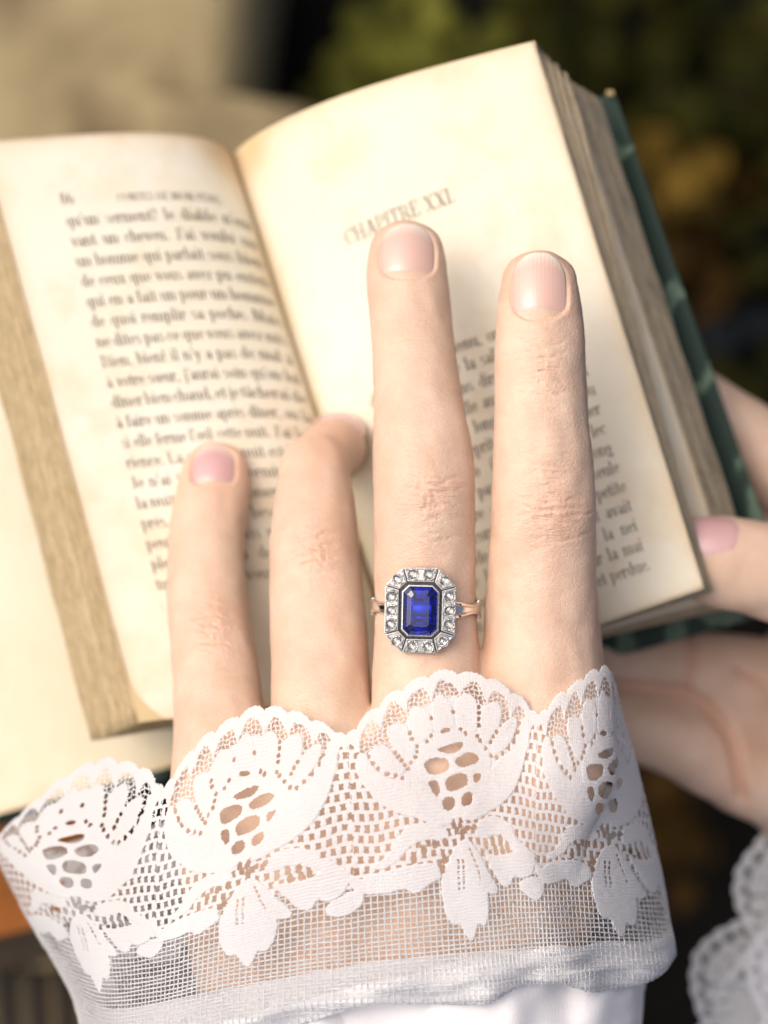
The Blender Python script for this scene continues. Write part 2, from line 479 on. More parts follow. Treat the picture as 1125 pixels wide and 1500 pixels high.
def stack(name, surf, e_off0, e_off1, depth, mat, parent, layers=26, s_in=.0, seed=0, drop=0.0, jit=.35, gut_drop=10.0, ffoot=0.0):
    """block of leaves under a page: the fore edge slopes out by e_off (mm, head/foot) over its depth"""
    rr = np.random.default_rng(seed)
    ns, nt = 22, 40
    S = np.linspace(s_in, 1, ns); T = np.linspace(0, 1, nt)
    prof = []
    for k in range(layers + 1):
        prof.append((k / layers, rr.uniform(-jit, jit)))
    V, UV = [], []
    # ring of (foot side, fore edge, head side) per layer, as a wall, then a lid
    Sg, Tg = np.meshgrid(S, T, indexing='ij')
    top = surf(Sg, Tg, -.35 - drop)
    path = [(i, 0) for i in range(ns)] + [(ns - 1, j) for j in range(1, nt)] + [(i, nt - 1) for i in range(ns - 2, -1, -1)]
    for k, (w, jt) in enumerate(prof):
        for n_, (i, j) in enumerate(path):
            s, t = S[i], T[j]
            off = lerp(np.array(e_off0), np.array(e_off1), t) * w * s
            p = top[i, j] + off
            p[2] -= w * lerp(gut_drop, depth, s)
            e = np.array([off[0], off[1], 0]); 
            dirn = (surf(1.0, t) - surf(.9, t)); dirn[2] = 0; dirn /= np.linalg.norm(dirn)
            tdir = np.array([.28, -.96, 0])
            if i == ns - 1: p = p + dirn * (jt + .12 * math.sin(t * 37 + k * 2.1))
            if j == 0: p = p - tdir * jt * .8
            if j == nt - 1: p = p + tdir * (jt * .8 + ffoot * w)
            V.append(p); UV.append((n_ / 60.0, w))
    nl = len(path); b = len(V)
    f = grid_faces(layers + 1, nl)
    V += list(top.reshape(-1, 3)); UV += [(.5, 0)] * (ns * nt)
    f2 = grid_faces(ns, nt) + b
    botm = np.array(V[(layers) * nl:(layers + 1) * nl])
    me = mesh_from(name, np.array(V), np.vstack([f, f2]), smooth=False)
    set_uv(me, UV)
    return obj(name, me, mat, parent)

bc = P(560, 640, -85)
book = empty("open_book", "old open French book with yellowed pages held in the hands, left page full of text", "book")
lcurl = lambda s, t: np.stack([0 * s, 0 * s, 2.2 * np.clip((s - .72) / .28, 0, 1) ** 2 * np.clip((t - .72) / .28, 0, 1) ** 2], -1)
pgL = sheet("page", LP, M_page, book, smax=lambda t: 1 - .10 * np.clip((t - .9) / .1, 0, 1) ** 2.4)
pgR = sheet("page", RP, M_page, book, smax=lambda t: 1 - .012 * np.clip((.03 - t) / .03, 0, 1) ** 2)
stack("page_block", LP, (-9.5, -4.6, 0), (-10.4, -4.6, 0), 12, M_edge, book, 30, seed=2, jit=.30)
# the right half: a thin gathering under the page, a gap for the thumb, then the rest
stack("page_gathering", RP, (6.5, -5.8, 0), (1.6, -.6, 0), 4.0, M_edgeR, book, 14, seed=5, jit=.2, gut_drop=3)
gapR = Leaf((341, 230, -68), (600, 1026, -62), (830, 113, -41), (1078, 872, -47), .62, 2.2, 4.0)
pg2 = sheet("page", gapR, M_page, book, thick=.14)
stack("page_block", gapR, (7.0, -3.0, 0), (6.5, -1.4, 0), 9, M_edgeR, book, 30, seed=3, jit=.22)

# cover: two boards and a spine in green cloth with paler streaks
m = NT("green_cloth"); v = m.coord()
wv = m.n('ShaderNodeTexWave', wave_type='BANDS', bands_direction='DIAGONAL'); m.l(m.coord((1, .6, 1), rot=(0, 0, 1.571)), wv.inputs['Vector'])
wv.inputs['Scale'].default_value = 30; wv.inputs['Distortion'].default_value = 9; wv.inputs['Detail'].default_value = 3; wv.inputs['Detail Scale'].default_value = 3.0
c = m.ramp(wv.outputs['Fac'], [(.62, (.014, .038, .027)), (.82, (.024, .062, .042)), (.97, (.12, .185, .13))])
m.l(c, m.b.inputs['Base Color']); m.set(Roughness=.62)
m.l(m.bump(m.noise(v, 1600, 3), .0003, .5), m.b.inputs['Normal'])
M_green = m.m
M_gold = mat_plain("worn_gilt", (.42, .33, .16), .45, 200, .5, .0002, metallic=.6)
def board(name, pts, th, mat, parent, bev=.8):
    """quad board from four top corners (mm)"""
    bm = bmesh.new()
    top = [bm.verts.new(Vector(p) * MM) for p in pts]
    low = [bm.verts.new((Vector(p) - Vector((0, 0, th))) * MM) for p in pts]
    bm.faces.new(top); bm.faces.new(low[::-1])
    for k in range(4): bm.faces.new((top[k], low[k], low[(k + 1) % 4], top[(k + 1) % 4]))
    bmesh.ops.bevel(bm, geom=list(bm.edges), offset=bev * MM, segments=3, affect='EDGES', profile=.6)
    bmesh.ops.recalc_face_normals(bm, faces=bm.faces)
    me = bpy.data.meshes.new(name); bm.to_mesh(me); bm.free()
    return obj(name, me, mat, parent)
gb0, gb1 = P(330, 252, -88), P(604, 1046, -84)
cvR = board("cover", [gb0 + [0, 0, 0], gb1, P(1165, 890, -64), P(902, 136, -58)], 2.6, M_green, book)
cvL = board("cover", [P(-60, 232, -66), P(150, 1074, -64), gb1 + [-1, 0, 0], gb0 + [-1, 0, 0]], 2.6, M_green, book)
# spine and two gilt corner marks
nsp = 14; V = []
for i in range(nsp):
    a = math.pi * i / (nsp - 1)
    for q in (gb0, gb1): V.append(q + np.array([6.0 * math.cos(a) * .96, 6.0 * math.cos(a) * .28, -2 - 6.0 * math.sin(a)]))
sp = obj("spine", mesh_from("spine", V, grid_faces(nsp, 2)), M_green, book)
sp.modifiers.new("thick", 'SOLIDIFY').thickness = 1.2 * MM
for a_, b_ in (((888, 131, -57.2), (899, 141, -57.2)),):
    p, q = P(*a_), P(*b_); mb = MB(); mb.box((p + q) / 2, (abs(q - p)[0] / 2, abs(q - p)[1] / 2 * .7, .25)); obj("gilt_corner", mb.mesh("gilt_corner"), M_gold, cvR)

# ------------------------------------------------------------------ print: a small high-contrast book face drawn from strokes
def q4(x0, y0, x1, y1): return [(x0, y0), (x1, y0), (x1, y1), (x0, y1)]
ST, HR = .185, .075
def Sx(x, y0, y1, t=1, b=1):
    r = [q4(x, y0, x + ST, y1)]
    if b: r.append(q4(x - .12, y0, x + ST + .12, y0 + HR))
    if t == 1: r.append([(x - .14, y1 - .12), (x, y1 - .16), (x, y1), (x - .02, y1)])
    if t == 2: r.append(q4(x - .12, y1 - HR, x + ST + .12, y1))
    return r
def Bo(cx, cy, rx, ry, a0=0, a1=360, n=14, w=ST, h=HR):
    r = []
    for i in range(n):
        aa = [math.radians(a0 + (a1 - a0) * (i + k) / n) for k in (0, 1)]
        o = [(cx + rx * math.cos(a), cy + ry * math.sin(a)) for a in aa]
        nn = [(cx + (rx - (h + (w - h) * abs(math.cos(a)) ** 1.5)) * math.cos(a), cy + (ry - (h + (w - h) * abs(math.cos(a)) ** 1.5) * .6) * math.sin(a)) for a in aa]
        r.append([o[0], o[1], nn[1], nn[0]])
    return r
def Dg(x0, y0, x1, y1, w): return [[(x0, y0), (x0 + w, y0), (x1 + w, y1), (x1, y1)]]
def Hh(x0, x1, y, h=HR): return [q4(x0, y, x1, y + h)]
def arch(x0, x1, y=.62): return Bo((x0 + x1) / 2 + .08, y, (x1 - x0) / 2 + .13, .38, 0, 180, 8)
dot = lambda x, y: Bo(x, y, .12, .12, 0, 360, 8, .12, .12)
G = {
 'a': (.80, Bo(.33, .28, .29, .29) + Sx(.50, 0, .72, 0, 0) + Bo(.38, .70, .33, .30, 0, 165, 8) + Hh(.66, .82, 0)),
 'b': (.86, Sx(.08, 0, 1.55, 1, 0) + Bo(.46, .5, .36, .51)), 'c': (.72, Bo(.40, .5, .36, .51, 45, 315) + dot(.60, .78)),
 'd': (.90, Bo(.40, .5, .36, .51) + Sx(.58, 0, 1.55, 1, 0) + Hh(.76, .90, 0)), 'e': (.74, Bo(.40, .5, .36, .51, 0, 318) + Hh(.12, .74, .52)),
 'f': (.52, Sx(.14, 0, 1.30, 0) + Bo(.46, 1.28, .32, .28, 20, 180, 8) + Hh(.0, .50, .92)), 'g': (.80, Bo(.36, .62, .32, .38) + Bo(.38, -.22, .36, .26) + Dg(.18, .04, .30, .28, .10)),
 'h': (.94, Sx(.08, 0, 1.55) + Sx(.62, 0, .66, 0) + arch(.20, .72)), 'i': (.46, Sx(.12, 0, 1.0) + dot(.22, 1.36)), 'j': (.42, Sx(.14, -.25, 1.0, 1, 0) + dot(.24, 1.36) + Bo(.06, -.25, .29, .26, 270, 360, 6)),
 'l': (.46, Sx(.12, 0, 1.55)), 'm': (1.42, Sx(.08, 0, 1.0) + Sx(.60, 0, .66, 0) + Sx(1.10, 0, .66, 0) + arch(.20, .70) + arch(.72, 1.20)),
 'n': (.96, Sx(.08, 0, 1.0) + Sx(.62, 0, .66, 0) + arch(.20, .72)), 'o': (.82, Bo(.41, .5, .37, .51)), 'p': (.88, Sx(.08, -.5, 1.0) + Bo(.46, .5, .36, .51)),
 'q': (.86, Bo(.40, .5, .36, .51) + Sx(.56, -.5, 1.0, 0)), 'r': (.66, Sx(.08, 0, 1.0) + Bo(.46, .66, .26, .34, 30, 170, 7) + dot(.60, .84)),
 's': (.66, Bo(.33, .74, .26, .27, 30, 270, 9, .17) + Bo(.33, .27, .28, .28, -150, 90, 9, .17)), 't': (.52, Sx(.14, .06, 1.32, 0, 0) + Hh(.0, .46, .92) + Bo(.38, .16, .24, .17, 180, 330, 7)),
 'u': (.94, Sx(.08, .3, 1.0, 1, 0) + Sx(.62, 0, 1.0, 1, 0) + Bo(.44, .34, .36, .36, 180, 360, 8) + Hh(.80, .94, 0)), 'v': (.80, Dg(.04, 1, .32, 0, .22) + Dg(.66, 1, .40, 0, .08) + Hh(-.02, .32, .93) + Hh(.54, .82, .93)),
 'x': (.82, Dg(.06, 1, .52, 0, .22) + Dg(.62, 1, .10, 0, .08) + Hh(0, .3, .93) + Hh(.5, .8, .93) + Hh(0, .28, 0) + Hh(.46, .8, 0)),
 'y': (.80, Dg(.04, 1, .34, 0, .22) + Dg(.66, 1, .26, -.45, .08) + dot(.2, -.42) + Hh(-.02, .32, .93) + Hh(.54, .82, .93)), 'z': (.72, Hh(.06, .66, .90) + Dg(.06, 0, .48, .92, .18) + Hh(.06, .68, 0)),
 ',': (.40, dot(.18, .08) + Dg(.14, -.28, .20, .02, .08)), '.': (.40, dot(.18, .10)), "'": (.32, dot(.16, 1.42) + Dg(.12, 1.08, .18, 1.40, .08)), ':': (.5, dot(.22, .12) + dot(.22, .82)),
 '-': (.5, Hh(.06, .44, .42, .12)), '!': (.42, Dg(.12, .42, .12, 1.5, .16) + dot(.2, .1)), '?': (.62, Bo(.3, 1.18, .26, .32, -60, 180, 9) + Dg(.26, .42, .26, .84, .1) + dot(.3, .1)),
 'B': (1.16, Sx(.14, 0, 1.5, 2) + Bo(.55, 1.13, .42, .38, -90, 90, 9) + Bo(.57, .40, .50, .41, -90, 90, 9)), 'J': (.72, Sx(.34, .2, 1.5, 2, 0) + Bo(.28, .2, .27, .22, 180, 360, 7)),
 'L': (1.06, Sx(.14, 0, 1.5, 2) + Hh(.1, .98, 0) + Dg(.86, 0, .92, .45, .08)), 'M': (1.5, Sx(.12, 0, 1.5, 2) + Sx(1.12, 0, 1.5, 2) + Dg(.20, 1.5, .66, .1, .2) + Dg(1.14, 1.5, .74, .1, .08)),
 'C': (1.16, Bo(.60, .75, .50, .77, 40, 320) + Dg(.98, .95, 1.0, 1.45, .09)), 'H': (1.36, Sx(.14, 0, 1.5, 2) + Sx(.94, 0, 1.5, 2) + Hh(.3, 1.0, .72)),
 'A': (1.26, Dg(.54, 1.5, .86, 0, .24) + Dg(.56, 1.5, .16, 0, .09) + Hh(.30, .86, .45) + Hh(0, .38, 0) + Hh(.74, 1.24, 0)), 'P': (1.06, Sx(.14, 0, 1.5, 2) + Bo(.52, 1.08, .46, .43, -90, 90, 9)),
 'I': (.56, Sx(.16, 0, 1.5, 2)), 'T': (1.14, Sx(.46, 0, 1.5, 2) + Hh(.06, 1.06, 1.42) + Dg(.06, 1.1, .04, 1.5, .09) + Dg(1.0, 1.1, 1.02, 1.5, .09)),
 'R': (1.22, Sx(.14, 0, 1.5, 2) + Bo(.52, 1.10, .44, .41, -90, 90, 9) + Dg(.92, 0, .54, .72, .24)), 'E': (1.10, Sx(.14, 0, 1.5, 2) + Hh(.2, .98, 1.42) + Hh(.2, .76, .74) + Hh(.2, 1.0, 0) + Dg(.90, 0, .94, .42, .09) + Dg(.90, 1.1, .88, 1.5, .09)),
 'X': (1.26, Dg(.12, 1.5, .82, 0, .24) + Dg(1.0, 1.5, .18, 0, .09) + Hh(.02, .5, 1.42) + Hh(.8, 1.22, 1.42) + Hh(.02, .42, 0) + Hh(.72, 1.24, 0)),
 'O': (1.26, Bo(.62, .75, .54, .77)), 'N': (1.36, Sx(.18, 0, 1.5, 2) + Sx(1.0, 0, 1.5, 2) + Dg(.14, 1.5, .96, 0, .24)), 'S': (.92, Bo(.45, 1.10, .36, .41, 30, 270, 9, .19) + Bo(.45, .40, .38, .42, -150, 90, 9, .19)),
 'D': (1.28, Sx(.14, 0, 1.5, 2) + Bo(.46, .75, .70, .75, -90, 90, 12)), '8': (.90, Bo(.45, 1.12, .32, .38) + Bo(.45, .40, .38, .42)), '6': (.90, Bo(.45, .46, .38, .48) + Bo(.62, .62, .55, .90, 100, 190, 8)),
}
ACC = {'é': ('e', 1), 'è': ('e', -1), 'à': ('a', -1), 'ê': ('e', 0), 'î': ('i', 0), 'â': ('a', 0), 'È': ('E', -1)}
def glyph(ch):
    if ch == 'œ':
        a, b = G['o'], G['e']; return (a[0] + b[0] - .22, a[1] + [[(x + a[0] - .22, y) for x, y in q] for q in b[1]])
    if ch in ACC:
        b, s = ACC[ch]; w, q = G[b]; y = 1.15 if b != 'E' else 1.62
        return (w, q + ([[(w / 2 - .05 - .12 * s, y), (w / 2 + .10 - .12 * s, y), (w / 2 + .06 + .14 * s, y + .34), (w / 2 - .02 + .14 * s, y + .34)]] if s else [[(w / 2 - .25, y), (w / 2 - .1, y), (w / 2 + .04, y + .3), (w / 2 - .06, y + .3)], [(w / 2 + .1, y), (w / 2 + .22, y), (w / 2 + .04, y + .3), (w / 2 - .06, y + .3)]]))
    return G.get(ch)
M_ink = mat_plain("printing_ink", (.24, .21, .165), .8, 300, .4, 0)
def print_text(lines, surf, parent, lift=.12, flip=False):
    """lines: (text, s or distance start, t baseline, size mm, justify width mm or None, tilt)"""
    mb = MB()
    for text, u0, t0, size, width, tw in lines:
        adv = [(glyph(c)[0] if glyph(c) else .55) for c in text]
        nat = sum(adv) * size + .06 * size * len(text)
        gaps = max(1, text.count(' '))
        sp = .55 * size + ((width - nat) / gaps if width else 0)
        fac = 1.0
        if width and sp < .3 * size:
            fac = (width) / (nat + .0); sp = .55 * size * fac
        x = 0.0
        for ch in text:
            g = glyph(ch)
            if g is None: x += sp if ch == ' ' else .55 * size; continue
            for poly in g[1]:
                pts = np.array(poly, float) * size; pts[:, 0] = pts[:, 0] * fac + x
                if abs(float(np.cross(pts[1] - pts[0], pts[2] - pts[0]))) < 1e-9: pass
                mb.add(surf(pts[:, 0] + u0, pts[:, 1], t0, tw), [tuple(range(len(pts)))])
            x += (g[0] + .06) * size * fac
    return obj("printed_text", mb.mesh("printed_text"), M_ink, parent)
LW = float(np.linalg.norm(P(-28, 206, -42) - P(341, 230, -64))); LH = float(np.linalg.norm(P(204, 1058, -39) - P(-28, 206, -42)))
RW = float(np.linalg.norm(P(783, 60, -33) - P(341, 230, -64))); RH = float(np.linalg.norm(P(1032, 862, -30) - P(783, 60, -33)))
def on_left(x, y, t, tw):
    s = 1 - (x / LW); return LP(np.clip(s, .004, .999), t - y / LH + tw * x / LW, .16)
def on_right(x, y, t, tw):
    s = x / RW; return RP(np.clip(s, .004, .999), t - y / RH + tw * x / RW, .16)
TL = ["qu'un serment? le diable n'em", "vant un cheveu. J'ai voulu un", "un homme qui parlait sous bien", "de ceux que vous avez pu enten", "qui en a fait un pour un homme", "de quoi remplir sa poche. Mais", "ne dites pas ce que vous avez mis", "Bien, bien! il n'y a pas de mal à", "à votre sœur, j'aurai soin qu'on lui", "dîner bien chaud, et je tâcherai de", "à faire un somme après dîner, ou la", "si elle ferme l'œil cette nuit. J'ai la le", "rience. La première nuit est la pire",
      "Je n'ai jamais vu dormir comme", "la nuit d'un seul moment.", "près, mais il a besoin", "peut de mon avis nous", "ple : la vie a des de", "tude qui vous de", "pense."]
L_ = []
for k, s_ in enumerate(TL):
    x0 = .245 * LW - .05 * LW * k / 19
    t = .158 + k * .0348
    w = LW * .985 - x0 if k < 14 else (LW * (.78 if k < 19 else .2) - x0 if k != 14 else LW * .80 - x0)
    L_.append((s_, x0, t, 1.55, w, -.004))
L_.append(("86", .245 * LW, .119, 1.55, None, 0)); L_.append(("CONTES DE MON PÈRE.", .47 * LW, .121, 1.02, None, -.002))
print_text(L_, on_left, pgL)
R_ = [("CHAPITRE XXI.", .250 * RW, .252, 1.9, 25.0, -.03)]
TR = ["Le soir étant venu, on mit la table", "dans un coin de la salle et chacun y", "prit sa place sans dire une parole de", "plus que la veille au matin. Le vieux", "maître regarda longtemps le feu mou", "rir, puis il reprit son livre et cher", "cha la page où il avait laissé sa lec", "ture la nuit passée. Il y eut un long", "silence entre eux, et la lampe seule", "restait encore allumée sur la petite", "table ronde. Au dehors le vent avait", "cessé de battre les volets, et la nei", "ge tombait sur la route et sur la mai", "son du garde, toute blanche et perdue."]
for k, s_ in enumerate(TR):
    wd = .695 * RW
    R_.append((s_, .17 * RW + (3 if k == 0 else 0), .480 + k * .0352, 1.55, wd - (3 if k == 0 else 0), 0.0))
print_text(R_, on_right, pgR)
# short rule seen between the fingers at the foot of the left page
mb = MB(); mb.add(on_left(np.array([.84, .96, .96, .84]) * LW, np.array([0, 0, .25, .25]), .822, 0), [(0, 1, 2, 3)]); obj("printed_rule", mb.mesh("printed_rule"), M_ink, pgL)

# ------------------------------------------------------------------ larger book with blank cream pages under the held one
lb = empty("large_open_book", "larger book with a blank cream page lying under the held book, left edge", "book")
def under(s, t, lift=0.0):
    s = np.asarray(s, float); t = np.asarray(t, float)
    a = P(330, 560, -80); b = P(420, 1075, -82); c = P(-330, 430, -76); d = P(-240, 1258, -78)
    g = lerp(a, b, t[..., None]); e = lerp(c, d, t[..., None]); q = lerp(g, e, s[..., None]); q = q + 0
    q[..., 2] += lift + 1.5 * np.sin(s * 3)
    return q
sheet("page", under, M_page2, lb, thick=.2)
stack("page_block", under, (-5, -.4, 0), (-5, -.4, 0), 4, M_edge, lb, 10, seed=8, gut_drop=4, jit=.2)
board("cover", [P(-360, 440, -90), P(-262, 1284, -92), P(420, 1092, -94), P(330, 580, -92)], 2.8, M_green, lb)

# books lying at the lower left, far below the cuff
M_orange = mat_plain("orange_cloth", (.42, .13, .012), .6, 60, .3, .0006, bscale=1400)
M_brown = mat_plain("worn_brown_leather", (.10, .065, .035), .6, 40, .4, .0012, bscale=220)
M_tan = mat_plain("tan_board_edge", (.30, .23, .13), .8, 70, .4, .0005)
M_dark = mat_plain("black_green_leather", (.016, .020, .016), .5, 50, .3, .0008, bscale=260)
M_dbrown = mat_plain("dark_brown_leather", (.045, .022, .012), .5, 50, .3, .0008, bscale=260)
def lying_book(name, px, py, z, w, h, th, rz, mc, label, mp=None):
    c = P(px, py, z)
    t = empty(name, label, "book", (c[0], c[1], z - th)); t.rotation_euler.z = math.radians(rz)
    for nm, zz in (("cover", th - 1.5), ("cover", 1.5)):
        board(nm, [(-w / 2, -h / 2, zz + 1.4), (w / 2, -h / 2, zz + 1.4), (w / 2, h / 2, zz + 1.4), (-w / 2, h / 2, zz + 1.4)], 2.8, mc, t)
    mb = MB(); mb.box((-1, 0, th / 2), (w / 2 - 3, h / 2 - 3, th / 2 - 2.9)); obj("page_block", mb.mesh("page_block"), M_tan, t)
    V = []
    for i in range(10):
        a = math.pi * (i / 9 - .5)
        for yy in (-h / 2, h / 2): V.append((w / 2 - 1 + 3.4 * math.cos(a), yy, th / 2 + (th / 2) * math.sin(a)))
    s_ = obj("spine", mesh_from("spine", V, grid_faces(10, 2)), mc, t); s_.modifiers.new("thick", 'SOLIDIFY').thickness = .0012
    return t
lying_book("orange_book", -130, 1268, -140, 92, 40, 18, 14, M_orange, "orange cloth covered book at the left edge below the cream page")
lying_book("brown_book", 10, 1388, -190, 120, 11, 22, 12, M_brown, "worn brown leather book at the left edge below the orange book")
def spine_book(px, py, z, w, d, h, mc, label, rz=0):
    """small book standing upright in a row, seen from above its spine"""
    c = P(px, py, z)
    t = empty("upright_book", label, "book", (c[0], c[1], z - h), group="small upright books at the lower left"); t.rotation_euler.z = math.radians(rz)
    for x in (-w / 2 + .9, w / 2 - .9):
        mb = MB(); mb.box((x, 0, h / 2), (.9, d / 2, h / 2)); obj("cover", mb.mesh("cover"), mc, t)
    mb = MB(); mb.box((0, 0, h / 2 - 1.5), (w / 2 - 1.9, d / 2 - 2, h / 2 - 2.5)); obj("page_block", mb.mesh("page_block"), M_tan, t)
    V = []
    for i in range(9):
        a = math.pi * i / 8
        for zz in (0, h): V.append((w / 2 * math.cos(a), d / 2 - .5 + 3 * math.sin(a), zz))
    s_ = obj("spine", mesh_from("spine", V, grid_faces(9, 2)), mc, t); s_.modifiers.new("thick", 'SOLIDIFY').thickness = .0010
    for zz in (h * .2, h * .5, h * .8):
        mb = MB(); mb.box((0, d / 2 + 2.7, zz), (w / 2 * .7, .5, 1.2)); obj("gilt_band", mb.mesh("gilt_band"), M_gold, s_)
    mb = MB(); mb.box((0, d / 2 + .5, h + .2), (w / 2 * .8, .9, .35)); obj("gilt_band", mb.mesh("gilt_band"), M_gold, s_)
for k, (px_, mc, lb_) in enumerate([(-12, M_dbrown, "dark brown upright book, leftmost at the bottom left corner"), (32, M_dark, "black green upright book between two brown ones at the bottom left"), (76, M_dbrown, "brown upright book standing right of the black green one"), (118, M_dark, "black green upright book nearest the net of the cuff"), (160, M_dbrown, "brown upright book half hidden behind the net of the cuff")]):
    spine_book(px_, 1530, -235, 8.2, 40, 150, mc, lb_, rz=4)
# ================================================================== hands (signed-distance bodies, one continuous mesh each)
import openvdb

class Body:
    def __init__(s, lo, hi, vox):
        s.lo = np.array(lo, float); s.vox = vox
        s.n = np.ceil((np.array(hi) - s.lo) / vox).astype(int) + 1
        s.ax = [(s.lo[i] + np.arange(s.n[i]) * vox).astype(np.float32) for i in range(3)]
    def new(s): return np.full(s.n, 8.0, np.float32)
    def ellipsoid(s, F, c, lat, tan, nor, a, t, b, margin=6.0):
        """min the signed distance of one ellipsoid into F"""
        r = max(a, t, b) + margin
        i0 = np.maximum(0, np.floor((c - r - s.lo) / s.vox)).astype(int)
        i1 = np.minimum(s.n, np.ceil((c + r - s.lo) / s.vox).astype(int) + 1)
        if np.any(i1 <= i0): return
        X = s.ax[0][i0[0]:i1[0]][:, None, None] - np.float32(c[0])
        Y = s.ax[1][i0[1]:i1[1]][None, :, None] - np.float32(c[1])
        Z = s.ax[2][i0[2]:i1[2]][None, None, :] - np.float32(c[2])
        q = 0
        k0 = 0
        for d, e in ((lat, a), (tan, t), (nor, b)):
            u = (X * np.float32(d[0] / e) + Y * np.float32(d[1] / e) + Z * np.float32(d[2] / e))
            q = q + u * u
        d = (np.sqrt(q) - 1) * np.float32(min(a, b) * .55 + max(a, b) * .45)
        sl = tuple(slice(i0[i], i1[i]) for i in range(3))
        np.minimum(F[sl], d, out=F[sl])
    def tube(s, F, pts, step=.9, tipc=None, lat_ref=(1, 0, 0), margin=6.0):
        """pts rows: x,y,z, half width, half height (mm) from tip to base"""
        pts = np.asarray(pts, float)
        ds = np.r_[0, np.cumsum(np.linalg.norm(np.diff(pts[:, :3], axis=0), axis=1))]
        n = max(4, int(ds[-1] / step))
        tt = np.linspace(0, ds[-1], n)
        S = pchip(ds, pts, tt)
        # soften the polyline
        for _ in range(2):
            S[1:-1] = .25 * S[:-2] + .5 * S[1:-1] + .25 * S[2:]
        T = np.gradient(S[:, :3], axis=0); T /= np.linalg.norm(T, axis=1)[:, None]
        for i in range(n):
            t = -T[i]
            L = np.array(lat_ref, float); L = L - (L @ t) * t; L /= np.linalg.norm(L)
            N = np.cross(L, t)
            a, b = S[i, 3], S[i, 4]
            c = min(a, b)
            if tipc is not None and i == 0: c = tipc
            s.ellipsoid(F, S[i, :3], L, t, N, a, c, b, margin)
        return S
    def mesh(s, F):
        g = openvdb.FloatGrid(8.0)
        g.copyFromArray(np.ascontiguousarray(np.clip(F, -8, 8)).astype(np.float32))
        pts, quads = g.convertToQuads(0.0)
        pts = pts.astype(np.float64) * s.vox + s.lo
        return pts, quads.astype(np.int64)

def smin(a, b, k):
    h = np.maximum(k - np.abs(a - b), 0) / k
    return np.minimum(a, b) - h * h * (k * .25)

def vnormals(v, q):
    n = np.zeros_like(v)
    fn = np.cross(v[q[:, 2]] - v[q[:, 0]], v[q[:, 3]] - v[q[:, 1]])
    for k in range(4): 
        for c in range(3): n[:, c] += np.bincount(q[:, k], fn[:, c], len(v))
    return n / np.maximum(np.linalg.norm(n, axis=1), 1e-9)[:, None]

def rows(tab, flat=.84, zsh=0.0):
    """photo outline rows (py, left px, right px, top z[, flat]) -> tube points"""
    out = []
    for r in tab:
        py, L, R, zt = r[:4]; f = r[4] if len(r) > 4 else flat
        k = (CAM_H - zt) / CAM_H / PPM
        a = (R - L) / 2 * k; b = a * f
        k2 = (CAM_H - (zt - b)) / CAM_H / PPM; a = (R - L) / 2 * k2; b = a * f
        c = P((L + R) / 2, py, zt - b + zsh)
        out.append([*c, a, b])
    return out

def project(v):
    k = CAM_H / (CAM_H - v[:, 2]) * PPM
    return v[:, 0] * k + 562.5, 750 - v[:, 1] * k

INDEX = [(413, 735, 845, -4, .70), (440, 730, 850, -2.6, .74), (470, 727, 854, -1.8, .78), (510, 725, 857, -1.2, .80), (560, 725, 859, -1.0, .82),
         (620, 724, 862, -.2, .84), (680, 722, 869, .6, .86), (745, 720, 873, 1.0, .86), (800, 717, 873, .2, .86), (860, 713, 874, 0, .86),
         (920, 709, 876, .3, .86), (980, 706, 880, 1.2), (1060, 702, 884, 3.5), (1125, 702, 886, 5.0)]
MIDDLE = [(368, 542, 649, -16.5, .70), (395, 537, 655, -15, .74), (440, 539, 659, -13, .79), (495, 544, 664, -10.5, .82), (555, 547, 672, -7.5, .83),
          (612, 547, 681, -4.8, .84), (670, 546, 693, -1.6, .85), (730, 547, 696, .2, .86), (800, 548, 696, -.3, .86), (860, 549, 696, -.4, .86),
          (920, 549, 699, .3, .86), (985, 546, 704, 1.6), (1060, 545, 702, 4.0), (1115, 545, 702, 5.2)]
RINGF = [(682, 411, 511, -21.8, .84), (704, 407, 513, -19.6, .86), (735, 402, 519, -16.5, .86), (783, 396, 524, -13.2, .86), (806, 395, 526, -12, .86), (850, 395, 531, -11, .86),
         (918, 396, 537, -8.5, .86), (985, 397, 542, -5, .86), (1060, 398, 545, -.5), (1135, 400, 548, 3.0)]
LITTLE = [(692, 266, 364, -38, .74), (718, 259, 367, -36, .8), (749, 252, 363, -33.5, .82), (783, 249, 358, -31.3, .84), (816, 246, 357, -29.2, .85),
          (850, 245, 358, -27, .86), (918, 248, 367, -22.5, .86), (985, 253, 379, -17.5, .86), (1053, 255, 388, -11.5), (1120, 258, 396, -5.5), (1185, 262, 398, -2)]

hb = Body((-52, -128, -66), (50, 56, 12), .34)
F = hb.new()
hb.tube(F, rows(INDEX), tipc=5.6)
F2 = hb.new(); hb.tube(F2, rows(MIDDLE), tipc=5.6)
F = smin(F, F2, 1.2)
F2.fill(8); 
hb.tube(F2, rows(RINGF), tipc=5.9); F3 = hb.new()
hb.tube(F3, [[*P(495, 668, -55), 4.6, 4.2], [*P(494, 659, -50.5), 5.4, 5.0], [*P(490, 655, -44), 5.8, 5.4], [*P(479, 664, -36), 5.8, 5.4], [*P(467, 684, -30), 5.6, 5.4]])
F2 = smin(F2, F3, .9); del F3
F = smin(F, F2, 1.2)
F2.fill(8); hb.tube(F2, rows(LITTLE), tipc=5.8); F = smin(F, F2, 1.2)
